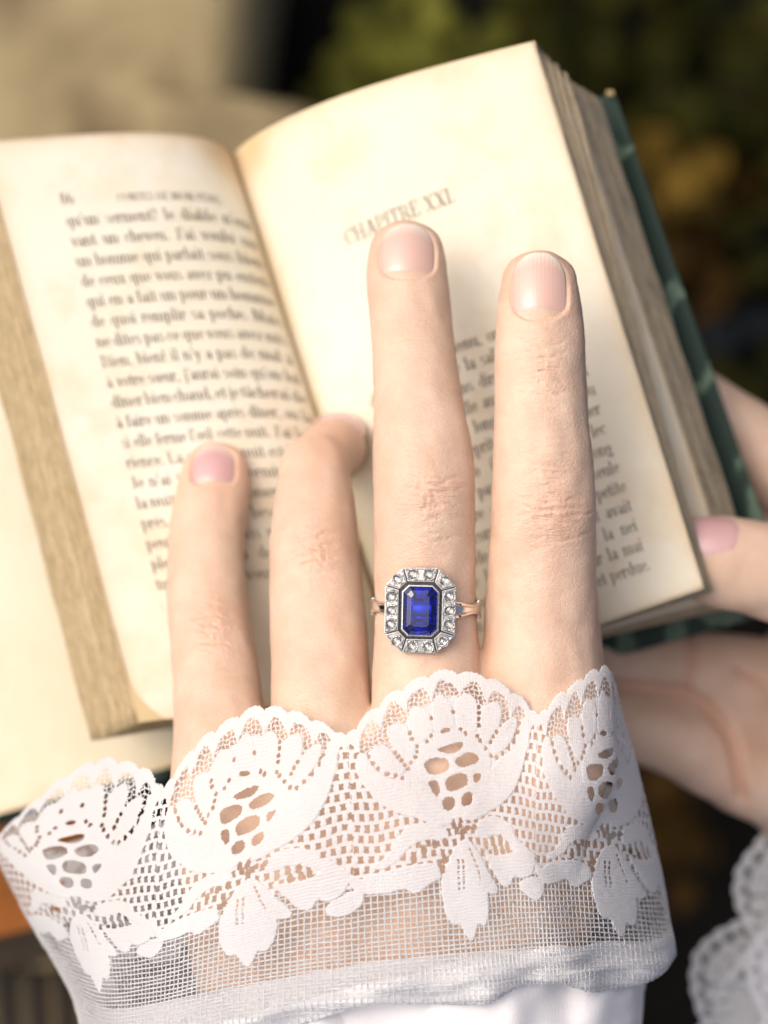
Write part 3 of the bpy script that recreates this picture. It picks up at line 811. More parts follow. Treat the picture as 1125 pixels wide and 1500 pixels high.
# metacarpals, palm and the thumb tucked under the index finger
Gp = hb.new()
WR = [(452, 1640, 4), (530, 1660, 6), (620, 1670, 6), (700, 1660, 4)]
for tab, (wx, wy, wz) in zip((LITTLE, RINGF, MIDDLE, INDEX), WR):
    r0 = tab[-1]; cx = (r0[1] + r0[2]) / 2
    pts = []
    for t in np.linspace(0, 1, 6):
        a = 8.2 - 1.2 * t + .6 * math.sin(t * 3.14)
        zt = (r0[3] + .8) * (1 - t) + wz * t - 1.6 * math.sin(t * 3.14)
        pts.append([*P(cx * (1 - t) + wx * t, r0[0] * (1 - t) + wy * t, zt - a * .95), a, a * .95])
    F2.fill(8); hb.tube(F2, pts, step=1.5); Gp = smin(Gp, F2, 6.0)
F2.fill(8)
pts = []
for py, L, R, zt, b in [(1120, 300, 868, -5, 8), (1200, 266, 886, -1, 11), (1300, 264, 880, 1, 12.5), (1400, 270, 850, 2, 13), (1500, 300, 810, 3, 13), (1600, 360, 770, 4, 13), (1720, 400, 740, 4, 13)]:
    k = (CAM_H - zt) / CAM_H / PPM
    pts.append([*P((L + R) / 2, py, zt - b), (R - L) / 2 * k, b])
hb.tube(F2, pts, step=1.5); Gp = smin(Gp, F2, 6.0)
F2.fill(8)
hb.tube(F2, [[*P(822, 862, -27), 6.4, 6.0], [*P(822, 950, -26), 7.4, 7], [*P(818, 1030, -25), 8, 8], [*P(806, 1130, -22), 9.5, 10], [*P(770, 1260, -19), 12, 12]], step=1.2)
Gp = smin(Gp, F2, 6.0)
F = smin(F, Gp, 5.0)
del F2, Gp

# nails: centre px, length px, width px, tilt; seated on the finger's top
NAILS = [  # px, py, half width mm, half length mm, top z at centre, slope dz/dy, roll, lunula, rz
    dict(c=(790, 417), hw=4.75, hl=6.5, tab=INDEX, lun=True, name='index'),
    dict(c=(596, 366), hw=4.85, hl=5.7, tab=MIDDLE, lun=True, name='middle'),
    dict(c=(312, 680), hw=3.9, hl=4.9, tab=LITTLE, lun=False, name='little'),
]
hv, hq = hb.mesh(F)
nr = vnormals(hv, hq)
if nr[np.argmax(hv[:, 2])][2] < 0:
    hq = hq[:, ::-1].copy(); nr = -nr
# height map of the top of the hand, for fitting nails, ring and cuff
inside = F < 0
topi = inside.shape[2] - 1 - np.argmax(inside[:, :, ::-1], axis=2)
HTOP = np.where(inside.any(axis=2), hb.ax[2][topi], -70.0)
# sub-voxel refinement
ii, jj = np.indices(topi.shape); tn = np.minimum(topi + 1, inside.shape[2] - 1)
f0 = F[ii, jj, topi]; f1 = F[ii, jj, tn]
HTOP = np.where(inside.any(axis=2), HTOP + hb.vox * np.clip(f0 / np.minimum(f0 - f1, -1e-6), 0, 1), HTOP)
del F, inside
def hand_top(x, y):
    fx = np.clip((np.asarray(x, float) - hb.lo[0]) / hb.vox, 0, hb.n[0] - 1.001); fy = np.clip((np.asarray(y, float) - hb.lo[1]) / hb.vox, 0, hb.n[1] - 1.001)
    i = fx.astype(int); j = fy.astype(int); u = fx - i; w = fy - j
    return ((HTOP[i, j] * (1 - u) + HTOP[i + 1, j] * u) * (1 - w) + (HTOP[i, j + 1] * (1 - u) + HTOP[i + 1, j + 1] * u) * w)

# creases of the knuckles, cut into the mesh
px, py = project(hv)
up = np.clip((nr[:, 2] - .15) / .4, 0, 1)
disp = np.zeros(len(hv)); red = np.zeros(len(hv))
rc = np.random.default_rng(5)
def crease(cx, cy, half, depth, sig=2.2, bow=0.0, tilt=0.0, wav=1.0):
    global disp
    m = (np.abs(px - cx) < half * 1.4) & (np.abs(py - cy) < 60) & (up > 0)
    u = (px[m] - cx) / half
    ph = rc.uniform(0, 6.28)
    yc = cy + tilt * (px[m] - cx) + bow * u * u + wav * 2.0 * np.sin(u * 4.0 + ph) + wav * .9 * np.sin(u * 11 + 2 * ph)
    g = np.exp(-((py[m] - yc) / sig) ** 2) - .32 * np.exp(-((py[m] - yc) / (sig * 2.4)) ** 2)
    win = np.clip(1 - np.abs(u) ** 3, 0, 1) * (0.75 + .25 * np.sin(u * 9 + ph))
    disp[m] -= 2.5 * depth * g * win * up[m]
def longc(cx, cy, half, depth, sig=1.9, tilt=0.0):
    global disp
    m = (np.abs(py - cy) < half) & (np.abs(px - cx) < 40) & (up > 0)
    u = (py[m] - cy) / half; ph = rc.uniform(0, 6.28)
    xc = cx + tilt * (py[m] - cy) + 2.0 * np.sin(u * 3 + ph)
    disp[m] -= 1.3 * depth * np.exp(-((px[m] - xc) / sig) ** 2) * np.clip(1 - u * u, 0, 1) * up[m]
def knuckle(cx, cy, hw, d, spread, deep=3, minor=10, cross=7):
    for k in range(deep):
        o = (k - (deep - 1) / 2) * spread * .42 + rc.uniform(-3, 3)
        crease(cx + rc.uniform(-4, 4), cy + o, hw * rc.uniform(.75, 1.0), d * rc.uniform(.7, 1.1), 2.4, bow=rc.uniform(-.25, .25) * spread + (o * .35), tilt=rc.uniform(-.05, .05), wav=1.2)
    for k in range(minor):
        o = rc.uniform(-1.15, 1.15) * spread
        crease(cx + rc.uniform(-.35, .35) * hw, cy + o, hw * rc.uniform(.25, .7), d * rc.uniform(.25, .55), 1.9, bow=o * .3 * rc.uniform(.3, 1), tilt=rc.uniform(-.12, .12))
    for k in range(cross):
        longc(cx + rc.uniform(-.38, .38) * hw, cy + rc.uniform(-.5, .5) * spread, rc.uniform(8, 22), d * rc.uniform(.25, .6), 1.8, tilt=rc.uniform(-.35, .35))
def blush(cx, cy, rx, ry, a):
    global red
    red += a * np.exp(-((px - cx) / rx) ** 2 - ((py - cy) / ry) ** 2)
knuckle(634, 722, 52, .20, 38, 3, 13, 12)
knuckle(640, 785, 40, .10, 24, 2, 8, 3)
knuckle(803, 748, 58, .20, 38, 3, 13, 10)
crease(845, 752, 34, .20, 2.2, bow=-6, tilt=.10); crease(838, 790, 40, .14, 2.2, bow=-14, tilt=-.18)
for y in (632, 645, 657, 668, 682, 694): crease(800 + rc.uniform(-8, 8), y, rc.uniform(30, 48), .085, 1.9, bow=-5)
for y in (640, 652, 664, 677): crease(632 + rc.uniform(-8, 8), y, rc.uniform(28, 44), .06, 1.9, bow=-6)
knuckle(796, 540, 44, .17, 42, 5, 18, 14)
knuckle(600, 476, 36, .07, 22, 2, 8, 6)
knuckle(458, 806, 44, .22, 30, 4, 12, 8)
knuckle(308, 922, 36, .24, 32, 4, 12, 8)
knuckle(306, 742, 32, .06, 18, 2, 5, 3)
for k in range(26):                                  # loose skin lines behind the knuckles
    cx, cy = [(800, 850), (626, 840), (465, 900), (310, 990)][k % 4]
    crease(cx + rc.uniform(-35, 35), cy + rc.uniform(-45, 60), rc.uniform(14, 30), rc.uniform(.012, .03), 2.0, bow=rc.uniform(-5, 5), tilt=rc.uniform(-.15, .15))
for c in [(634, 722, 46, 44, .50), (803, 748, 50, 44, .45), (458, 800, 42, 36, .40), (308, 918, 36, 36, .48), (600, 476, 34, 26, .18), (798, 545, 40, 36, .26),
          (596, 352, 60, 50, .40), (790, 405, 62, 60, .42), (316, 680, 55, 55, .55), (495, 630, 45, 40, .9), (545, 960, 18, 40, .5), (708, 950, 14, 36, .5), (388, 1040, 16, 40, .5), (880, 900, 22, 90, .35)]:
    blush(*c)
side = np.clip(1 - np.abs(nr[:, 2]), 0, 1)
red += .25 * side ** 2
bone = .35 * np.exp(-((px - 634) / 50) ** 2 - ((py - 722) / 50) ** 2) + .35 * np.exp(-((px - 803) / 52) ** 2 - ((py - 748) / 50) ** 2) + .3 * np.exp(-((px - 458) / 44) ** 2 - ((py - 806) / 40) ** 2) + .4 * np.exp(-((px - 308) / 40) ** 2 - ((py - 920) / 40) ** 2)
disp += bone * .5 * up
disp += .10 * wob(hv, 9, 2, 3)
hv = hv + nr * disp[:, None]

# nail seats
def nail_frame(d):
    cx, cy = d['c']
    c = P(cx, cy, 0)
    for _ in range(4):
        z = float(hand_top(c[0], c[1])); c = P(cx, cy, z)
    y0, y1 = c[1] - d['hl'] * .8, c[1] + d['hl'] * .45
    sl = (float(hand_top(c[0], y1)) - float(hand_top(c[0], y0))) / (y1 - y0)
    x0, x1 = c[0] - d['hw'] * .7, c[0] + d['hw'] * .7
    rl = (float(hand_top(x1, c[1])) - float(hand_top(x0, c[1]))) / (x1 - x0)
    ey = Vector((0, 1, sl)).normalized(); ex = Vector((1, 0, rl)); ex = (ex - ex.dot(ey) * ey).normalized(); ez = ex.cross(ey)
    return c, ex, ey, ez
def nail_outline(t, hw, hl):
    """half width of the plate at t (-1 root .. 1 free edge)"""
    w = hw * (1 - .10 * max(0, -t) ** 2) * (1 - .03 * max(0, t))
    if t < -.35: w *= math.sqrt(max(0, 1 - ((-.35 - t) / .66) ** 2.3)) 
    if t > .2: w *= math.sqrt(max(0, 1 - ((t - .2) / .81) ** 2.2))
    return w
M_skin = mat_skin("skin")
hand_me = mesh_from("hand", hv, hq)
nails = []
for d in NAILS:
    c, ex, ey, ez = nail_frame(d)
    E3 = np.array([ex, ey, ez])
    loc = (hv - c) @ E3.T
    hw, hl = d['hw'], d['hl']
    R = hw * 1.50                                          # transverse curvature radius
    near = (np.abs(loc[:, 0]) < hw * 1.6) & (np.abs(loc[:, 1]) < hl * 1.5) & (loc[:, 2] > -hw * 1.3)
    idx = np.where(near)[0]
    t = loc[idx, 1] / hl
    w = np.array([nail_outline(float(a), hw, hl) if -1 < a < 1 else -1.5 for a in t])
    inn = w - np.abs(loc[idx, 0])                          # >0 inside the plate outline
    plate = R * (np.sqrt(np.clip(1 - (loc[idx, 0] / R) ** 2, .05, 1)) - 1) - .9 * t * t * (hl / 6.0)
    press = np.clip((inn + .85) / 1.05, 0, 1); press = press * press * (3 - 2 * press)
    tgt = plate - .10
    loc[idx, 2] = loc[idx, 2] * (1 - press) + np.minimum(loc[idx, 2], tgt) * press
    # fold of skin round the sides and the root
    ring_ = np.exp(-((inn + .55) / .5) ** 2) * np.clip(1.1 - t, 0, 1) * (t < .75)
    loc[idx, 2] = loc[idx, 2] + ring_ * .05
    hv[idx] = loc[idx] @ E3 + c
    red[idx] += ring_ * .35 * (t < .6)
    # plate
    nu, nv = 34, 44
    T = np.concatenate([np.linspace(-.999, -.6, 14), np.linspace(-.57, .45, 14), np.linspace(.48, .999, 16)])
    V = []
    for tt in T:
        ww = nail_outline(tt, hw, hl)
        for u in np.linspace(-1, 1, nu):
            x = u * ww
            z = R * (math.sqrt(max(.05, 1 - (x / R) ** 2)) - 1) - .9 * tt * tt * (hl / 6.0) + .02 + .03 * math.sin(x * 9)
            if tt < -.55: z -= (-.55 - tt) * 1.0
            V.append((x, tt * hl, z))
    V = np.array(V); nb = len(V)
    Vb = V.copy(); Vb[:, 2] -= .45
    Fq = grid_faces(len(T), nu)
    bl = [k * nu for k in range(len(T))]; br = [k * nu + nu - 1 for k in range(len(T))]
    rim = bl + [len(T) * nu - nu + k for k in range(1, nu)] + br[::-1][1:] + [k for k in range(nu - 2, 0, -1)]
    sidef = np.array([[rim[k], rim[(k + 1) % len(rim)], rim[(k + 1) % len(rim)] + nb, rim[k] + nb] for k in range(len(rim))])
    me = mesh_from("nail", np.vstack([V, Vb]), np.vstack([Fq[:, ::-1], Fq + nb, sidef]))
    nails.append((me, c, ex, ey, ez, d))
hand_me.vertices.foreach_set('co', (hv * MM).ravel()); hand_me.update()
loose = np.zeros(len(hv))
for cx, cy, rx, ry, a in ((634, 725, 42, 62, 1.0), (803, 740, 48, 70, 1.0), (797, 540, 36, 52, .95), (600, 480, 32, 34, .5), (458, 806, 42, 46, 1.0), (308, 922, 36, 48, 1.0), (306, 742, 30, 24, .4)):
    loose += a * np.exp(-((px - cx) / rx) ** 2 - ((py - cy) / ry) ** 2)
la = hand_me.attributes.new('loose_skin', 'FLOAT', 'POINT'); la.data.foreach_set('value', np.clip(loose * up, 0, 1).astype(np.float32))
at = hand_me.attributes.new('redness', 'FLOAT', 'POINT'); at.data.foreach_set('value', np.clip(red, 0, 1).astype(np.float32))
hand = obj("hand", hand_me, M_skin, label="fair skinned hand wearing the sapphire ring, fingers spread over the open book", cat="hand")
def place_nail(me, c, ex, ey, ez, parent, mat):
    o = obj("fingernail", me, mat, parent)
    M4 = Matrix(((ex[0], ey[0], ez[0], c[0] * MM), (ex[1], ey[1], ez[1], c[1] * MM), (ex[2], ey[2], ez[2], c[2] * MM), (0, 0, 0, 1)))
    o.matrix_local = M4
    return o
for me, c, ex, ey, ez, d in nails:
    place_nail(me, c, ex, ey, ez, hand, mat_nail("nail_" + d['name'], d['hl'], d['lun']))
# nail of the curled ring finger, seen edge-on past the last joint
me = nails[1][0].copy(); me.materials.clear()
ey = Vector((.22, .40, -.9)).normalized(); ez = Vector((.18, .80, .58)); ez = (ez - ez.dot(ey) * ey).normalized(); ex = ey.cross(ez)
c = P(490, 655, -44) + np.array(ez) * 5.75
place_nail(me, c, ex, ey, ez, hand, mat_nail("nail_ring", 5.7, False))
# ================================================================== the other hand, holding the book from the right
ob = Body((32, -118, -104), (140, 42, -24), .7)
F = ob.new(); F2 = ob.new()
YL = (0, 1, 0)
TH = [[*P(1016, 815, -40.5), 7.4, 5.6], [*P(1050, 822, -40.5), 8.5, 6.3], [*P(1100, 831, -41.5), 8.8, 7.2], [*P(1160, 848, -44), 9.2, 8], [*P(1230, 885, -50), 10.5, 9.5], [*P(1310, 980, -62), 14, 12]]
ob.tube(F, TH, tipc=7.0, lat_ref=YL, step=1.2)
for pts in ([[*P(850, 968, -79), 6.4, 5.8], [*P(930, 972, -79), 7.0, 6.4], [*P(1010, 980, -80), 7.6, 6.6], [*P(1090, 985, -82), 7.6, 7.2], [*P(1200, 1010, -84), 8.5, 8.5]],
            [[*P(872, 1050, -79), 5.8, 5.4], [*P(925, 1062, -78), 6.9, 6.4], [*P(985, 1082, -77.5), 7.3, 6.8], [*P(1045, 1112, -78), 7.7, 7.2], [*P(1105, 1142, -80), 8.2, 8], [*P(1190, 1165, -84), 9, 9]],
            [[*P(985, 575, -81), 7.2, 6.5], [*P(1060, 622, -80), 7.8, 7], [*P(1125, 674, -80), 8.4, 7.6], [*P(1200, 745, -80), 8.8, 8.2], [*P(1290, 880, -82), 10, 10]],
            [[*P(930, 760, -84), 7.2, 6.5], [*P(1050, 790, -84), 8, 7], [*P(1180, 850, -84), 8.6, 8], [*P(1280, 930, -84), 10, 10]]):
    F2.fill(8); ob.tube(F2, pts, lat_ref=YL, step=1.2); F = smin(F, F2, 3.2)
F2.fill(8)
ob.ellipsoid(F2, P(1062, 1040, -84), np.array([1., 0, 0]), np.array([0, 1., 0]), np.array([0, 0, 1.]), 12, 12, 9); F = smin(F, F2, 4)
F2.fill(8)
ob.tube(F2, [[*P(1165, 985, -88), 22, 9], [*P(1230, 1040, -88), 27, 12], [*P(1300, 1110, -88), 28, 14], [*P(1360, 1220, -88), 24, 15]], lat_ref=(.35, .94, 0), step=2)
F = smin(F, F2, 5)
F2.fill(8)
ob.tube(F2, [[*P(1330, 1180, -88), 24, 14], [*P(1370, 1330, -88), 23, 15], [*P(1400, 1600, -88), 24, 15]], lat_ref=(1, 0, 0), step=2)
F = smin(F, F2, 8)
v2, q2 = ob.mesh(F); n2 = vnormals(v2, q2)
if n2[np.argmax(v2[:, 2])][2] < 0: q2 = q2[:, ::-1].copy(); n2 = -n2
ppx, ppy = project(v2)
r2 = .55 * np.exp(-((ppx - 1030) / 50) ** 2 - ((ppy - 790) / 40) ** 2) + .4 * np.exp(-((ppx - 1090) / 40) ** 2 - ((ppy - 1120) / 60) ** 2)
d2 = np.zeros(len(v2))
def fold(pts, depth, sig):
    """crease of the palm along a photo polyline"""
    global d2, r2
    p = np.array(pts, float); t = np.arange(len(p)); pp = pchip(t, p, np.linspace(0, len(p) - 1, 60))
    dd = np.min((ppx[:, None] - pp[None, :, 0]) ** 2 + (ppy[:, None] - pp[None, :, 1]) ** 2, axis=1) if len(v2) < 1 else None
    m = (ppx > p[:, 0].min() - 30) & (ppx < p[:, 0].max() + 30) & (ppy > p[:, 1].min() - 30) & (ppy < p[:, 1].max() + 30) & (n2[:, 2] > .1)
    dd = np.min((ppx[m][:, None] - pp[None, :, 0]) ** 2 + (ppy[m][:, None] - pp[None, :, 1]) ** 2, axis=1)
    g = np.exp(-dd / sig ** 2); d2[m] -= depth * g; r2[m] += .9 * g  # crease colour reddened too, a shadow line painted over the real fold
fold([(890, 1006), (950, 1010), (1000, 1016), (1050, 1050), (1078, 1100), (1085, 1165)], 1.9, 9)
fold([(1010, 930), (1015, 970), (1008, 1008)], .8, 8)
fold([(1085, 985), (1120, 1000), (1150, 1060)], .7, 10)
r2 += .35 * np.clip(1 - n2[:, 2], 0, 1)
d2 += .15 * wob(v2, 12, 2, 6)
v2 = v2 + n2 * d2[:, None]
me = mesh_from("hand", v2, q2); set_attr(me, 'redness', np.clip(r2, 0, 1))
hand2 = obj("hand", me, M_skin, label="other hand gripping the book from the right, thumb tucked under the page", cat="hand")
c = P(1046, 786, -35.0)
ey = Vector((-1, .08, -.10)).normalized(); ez = Vector((0, .42, .9)); ez = (ez - ez.dot(ey) * ey).normalized(); ex = ey.cross(ez)
me = nails[0][0].copy(); me.materials.clear()
place_nail(me, c, ex, ey, ez, hand2, mat_nail("nail_thumb", 6.5, False))
# ================================================================== the ring
def mat_metal(name, col, rough=.22, bump=.00004):
    m = NT(name); v = m.coord()
    m.l(m.ramp(m.noise(v, 500, 4), [(.3, tuple(x * .86 for x in col)), (.7, col)]), m.b.inputs['Base Color'])
    m.set(Metallic=1.0)
    m.l(m.ramp(m.noise(v, 1400, 4), [(.3, (rough * .7,) * 3), (.75, (rough * 1.5,) * 3)]), m.b.inputs['Roughness'])
    m.l(m.bump(m.noise(v, 2600, 4), bump, .6), m.b.inputs['Normal'])
    return m.m
M_plat = mat_metal("platinum", (.64, .635, .615), .2)
M_rose = mat_metal("pale_gold", (.92, .89, .84), .14)
M_ox = mat_metal("oxidised_metal", (.10, .10, .10), .4)
def mat_gem(name, col, ior, absorb=None, dens=0):
    m = bpy.data.materials.new(name); m.use_nodes = True; t = m.node_tree; t.nodes.clear()
    o = t.nodes.new('ShaderNodeOutputMaterial'); g = t.nodes.new('ShaderNodeBsdfGlass')
    g.inputs['Color'].default_value = (*col, 1); g.inputs['IOR'].default_value = ior; g.inputs['Roughness'].default_value = 0.0
    tc = t.nodes.new('ShaderNodeTexCoord'); nz = t.nodes.new('ShaderNodeTexNoise'); nz.inputs['Scale'].default_value = 300
    t.links.new(tc.outputs['Object'], nz.inputs['Vector'])
    b = t.nodes.new('ShaderNodeBump'); b.inputs['Distance'].default_value = .00001; b.inputs['Strength'].default_value = .15
    t.links.new(nz.outputs['Fac'], b.inputs['Height']); t.links.new(b.outputs[0], g.inputs['Normal'])
    t.links.new(g.outputs[0], o.inputs[0])
    if absorb:
        a = t.nodes.new('ShaderNodeVolumeAbsorption'); a.inputs['Color'].default_value = (*absorb, 1); a.inputs['Density'].default_value = dens
        t.links.new(a.outputs[0], o.inputs[1])
    return m
M_sap = mat_gem("sapphire", (.80, .86, 1.0), 1.77, (.004, .22, .80), 800)
M_dia = mat_gem("diamond", (.93, .93, .92), 2.42)
rc_ = P(615.5, 893, 0); rz_ = float(hand_top(rc_[0], rc_[1])); rc_ = P(615.5, 893, rz_)
ring = empty("sapphire_ring", "art deco ring with an emerald cut blue sapphire in an octagonal diamond halo", "ring", (rc_[0], rc_[1], rz_ + .75))
ring.rotation_euler = (math.radians(1.5), math.radians(-1.0), math.radians(-1.3))
def octa(hx, hy, cut, z): return [(-hx + cut, hy, z), (hx - cut, hy, z), (hx, hy - cut, z), (hx, -hy + cut, z), (hx - cut, -hy, z), (-hx + cut, -hy, z), (-hx, -hy + cut, z), (-hx, hy - cut, z)]
def loft(rings, cap0=True, cap1=True):
    n = len(rings[0]); V = [p for r in rings for p in r]; Fc = []
    for k in range(len(rings) - 1):
        for i in range(n): Fc.append((k * n + i, k * n + (i + 1) % n, (k + 1) * n + (i + 1) % n, (k + 1) * n + i))
    if cap0: Fc.append(tuple(range(n))[::-1])
    if cap1: Fc.append(tuple((len(rings) - 1) * n + i for i in range(n)))
    return V, Fc
def solid(name, V, Fc, mat, parent, bev=0, smooth=False, **kw):
    bm = bmesh.new(); vs_ = [bm.verts.new(Vector(p) * MM) for p in V]
    for f in Fc:
        try: bm.faces.new([vs_[i] for i in f])
        except ValueError: pass
    bmesh.ops.recalc_face_normals(bm, faces=bm.faces)
    if bev: bmesh.ops.bevel(bm, geom=list(bm.edges), offset=bev * MM, segments=2, affect='EDGES', profile=.6, clamp_overlap=True)
    me = bpy.data.meshes.new(name); bm.to_mesh(me); bm.free()
    if smooth: me.polygons.foreach_set('use_smooth', np.ones(len(me.polygons), dtype=bool))
    return obj(name, me, mat, parent, **kw)
# sapphire
V, Fc = loft([octa(1.55, 2.75, .45, 3.42), octa(2.3, 3.5, .76, 3.14), octa(2.96, 4.16, 1.03, 2.66), octa(2.96, 4.16, 1.03, 2.54), octa(2.2, 3.4, .72, 1.3), octa(1.3, 2.5, .42, .2), octa(.25, 1.45, .08, -.8)])
solid("sapphire", V, Fc, M_sap, ring, label="emerald cut deep blue sapphire")
def beads(path, r, step, closed=True):
    """milgrain: a row of tiny grains along a closed polyline"""
    ico = bmesh.new(); bmesh.ops.create_icosphere(ico, subdivisions=1, radius=r)
    iv = [tuple(v.co) for v in ico.verts]; iv_i = {v: i for i, v in enumerate(ico.verts)}; ifc = [tuple(iv_i[v] for v in f.verts) for f in ico.faces]; ico.free()
    mb = MB(); n = len(path)
    for k in range(n if closed else n - 1):
        a = Vector(path[k]); b = Vector(path[(k + 1) % n]); L = (b - a).length; m_ = max(1, int(L / step))
        for q in range(m_):
            p = a.lerp(b, q / m_); s = random.uniform(.85, 1.12)
            mb.add([(p[0] + x * s, p[1] + y * s, p[2] + z * s) for x, y, z in iv], ifc)
    return mb
# bezel
V, Fc = loft([octa(2.98, 4.18, 1.03, .7), octa(3.28, 4.48, 1.14, .7), octa(3.25, 4.45, 1.13, 2.60), octa(3.12, 4.32, 1.09, 2.78), octa(2.97, 4.17, 1.03, 2.80), octa(2.93, 4.13, 1.02, 2.70), octa(2.97, 4.17, 1.03, 2.45), octa(2.98, 4.18, 1.03, .7)], False, False)
bz = solid("bezel", V, Fc, M_plat, ring)
obj("milgrain", beads(octa(3.17, 4.37, 1.10, 2.76), .075, .19).mesh("milgrain", True), M_plat, bz)
# dark gallery floor and walls
V, Fc = loft([octa(4.9, 6.1, 2.2, -.55), octa(5.5, 6.7, 2.5, .2), octa(5.75, 6.95, 2.85, .85), octa(3.2, 4.4, 1.1, .95)], True, False)
solid("gallery", V, Fc, M_ox, ring)
# eight halo segments
OUT = octa(6.2, 7.4, 3.15, 0); INN = octa(3.62, 4.82, 1.32, 0)
stones = {0: [(-1.42, 6.18), (1.32, 6.22)], 1: [(4.02, 5.28)], 2: [(4.98, 2.55), (5.0, .12), (4.98, -2.3)], 3: [(4.05, -5.28)], 4: [(1.45, -6.2), (-1.3, -6.16)], 5: [(-4.0, -5.28)], 6: [(-4.98, -2.5), (-4.96, -.1), (-4.98, 2.3)], 7: [(-4.02, 5.24)]}
def diamond_mesh(r):
    """rose cut: flat girdle, two rows of triangular facets rising to a point, shallow pavilion"""
    V = [(0, 0, .62 * r)]
    for k in range(6): a = k * math.pi / 3; V.append((.55 * r * math.cos(a), .55 * r * math.sin(a), .46 * r))
    for k in range(12): a = k * math.pi / 6 + math.pi / 12 * 0; V.append((r * math.cos(a), r * math.sin(a), 0))
    for k in range(12): a = k * math.pi / 6; V.append((r * .98 * math.cos(a), r * .98 * math.sin(a), -.05 * r))
    V.append((0, 0, -.62 * r)); Fc = []
    for k in range(6):
        Fc.append((0, 1 + k, 1 + (k + 1) % 6))
        o = 7 + 2 * k
        Fc.append((1 + k, 7 + (2 * k) % 12, 7 + (2 * k + 1) % 12)); Fc.append((1 + k, 7 + (2 * k + 1) % 12, 1 + (k + 1) % 6)); Fc.append((1 + (k + 1) % 6, 7 + (2 * k + 1) % 12, 7 + (2 * k + 2) % 12))
    for k in range(12):
        Fc.append((7 + k, 19 + k, 19 + (k + 1) % 12, 7 + (k + 1) % 12)); Fc.append((31, 19 + (k + 1) % 12, 19 + k))
    bm = bmesh.new(); vv = [bm.verts.new(Vector(p) * MM) for p in V]
    for f in Fc: bm.faces.new([vv[i] for i in f])
    bmesh.ops.recalc_face_normals(bm, faces=bm.faces)
    me = bpy.data.meshes.new("diamond"); bm.to_mesh(me); bm.free(); me.materials.append(M_dia); return me
DM = diamond_mesh(1.0)
rr = random.Random(3)
for k in range(8):
    o0, o1, i1, i0 = (Vector(OUT[k]), Vector(OUT[(k + 1) % 8]), Vector(INN[(k + 1) % 8]), Vector(INN[k]))
    cen = (o0 + o1 + i0 + i1) / 4
    def inset(d):
        pts = [o0, o1, i1, i0]; res = []
        for j in range(4):
            a, b, c_ = pts[j - 1], pts[j], pts[(j + 1) % 4]
            e1 = (b - a).normalized(); e2 = (c_ - b).normalized()
            n1 = Vector((e1.y, -e1.x, 0)); n2_ = Vector((e2.y, -e2.x, 0))
            if n1.dot(cen - b) < 0: n1 = -n1
            if n2_.dot(cen - b) < 0: n2_ = -n2_
            den = 1 + n1.dot(n2_)
            res.append(b + (n1 + n2_) / den * d)
        return res
    def zz(p, h): return (p.x, p.y, h - .055 * max(0, (Vector((p.x, p.y, 0)).length - 4.6)))
    R = [[zz(p, .15) for p in inset(.22)], [zz(p, 1.9) for p in inset(.07)], [zz(p, 2.12) for p in inset(.10)], [zz(p, 2.14) for p in inset(.30)], [zz(p, 1.84) for p in inset(.42)]]
    V, Fc = loft(R, True, True)
    sg = solid("halo_segment", V, Fc, M_plat, ring)
    obj("milgrain", beads([zz(p, 2.14) for p in inset(.19)], .095, .215).mesh("milgrain", True), M_plat, sg)
    bd = MB()
    for (sx, sy) in stones[k]:
        r = .98 if k % 2 == 0 else .86
        d = bpy.data.objects.new("diamond", DM); COL.objects.link(d); d.parent = sg
        d.location = (sx * MM, sy * MM, 2.02 * MM); d.scale = (r, r, r)
        d.rotation_euler = (rr.uniform(-.10, .10), rr.uniform(-.10, .10), rr.uniform(0, 6.28))
        # collet rim and four gripping beads
        nn = 24; Vc = []
        for q in range(nn):
            a = 2 * math.pi * q / nn
            for rad, hz in ((r * 1.14, 1.80), (r * 1.10, 2.06), (r * 1.0, 2.12), (r * .97, 1.9)): Vc.append((sx + rad * math.cos(a), sy + rad * math.sin(a), hz))
        bd.add(Vc, [(q * 4 + e, q * 4 + e + 1, ((q + 1) % nn) * 4 + e + 1, ((q + 1) % nn) * 4 + e) for q in range(nn) for e in range(3)])
        for q in range(4):
            a = math.pi / 4 + q * math.pi / 2 + rr.uniform(-.15, .15)
            b2 = beads([(sx + r * 1.06 * math.cos(a), sy + r * 1.06 * math.sin(a), 2.12)] * 2, .21, 9, False); bd.add(b2.v, b2.f)
    obj("stone_setting", bd.mesh("stone_setting", True), M_plat, sg)
# shank: follows the finger, trumpet shoulders towards the head
fc = (623.5 - 615.5) / PPM
na, nb_ = 120, 10
Vb = []
aF, bF = 8.85, 7.75
for i in range(na):
    th = 2 * math.pi * i / na                      # 0 = top
    x = fc + aF * math.sin(th); z = -bF - .75 + (bF + .35) * math.cos(th)
    ang = abs(math.degrees((th + math.pi) % (2 * math.pi) - math.pi))
    w = np.interp(ang, [0, 38, 50, 62, 78, 84, 90, 110, 180], [1.6, 1.55, 1.15, .95, 1.35, 1.45, 1.1, 1.0, 1.0])
    nx, nz = math.sin(th) / aF, math.cos(th) / bF; L = math.hypot(nx, nz); nx /= L; nz /= L
    for j in range(nb_):
        a = 2 * math.pi * j / nb_
        oy = w * math.copysign(abs(math.cos(a)) ** .7, math.cos(a)); on = .55 * math.copysign(abs(math.sin(a)) ** .8, math.sin(a)) + .25
        Vb.append((x + nx * on, oy, z + nz * on))
Fb = [(i * nb_ + j, ((i + 1) % na) * nb_ + j, ((i + 1) % na) * nb_ + (j + 1) % nb_, i * nb_ + (j + 1) % nb_) for i in range(na) for j in range(nb_)]
band = solid("band", Vb, Fb, M_rose, ring, smooth=True)
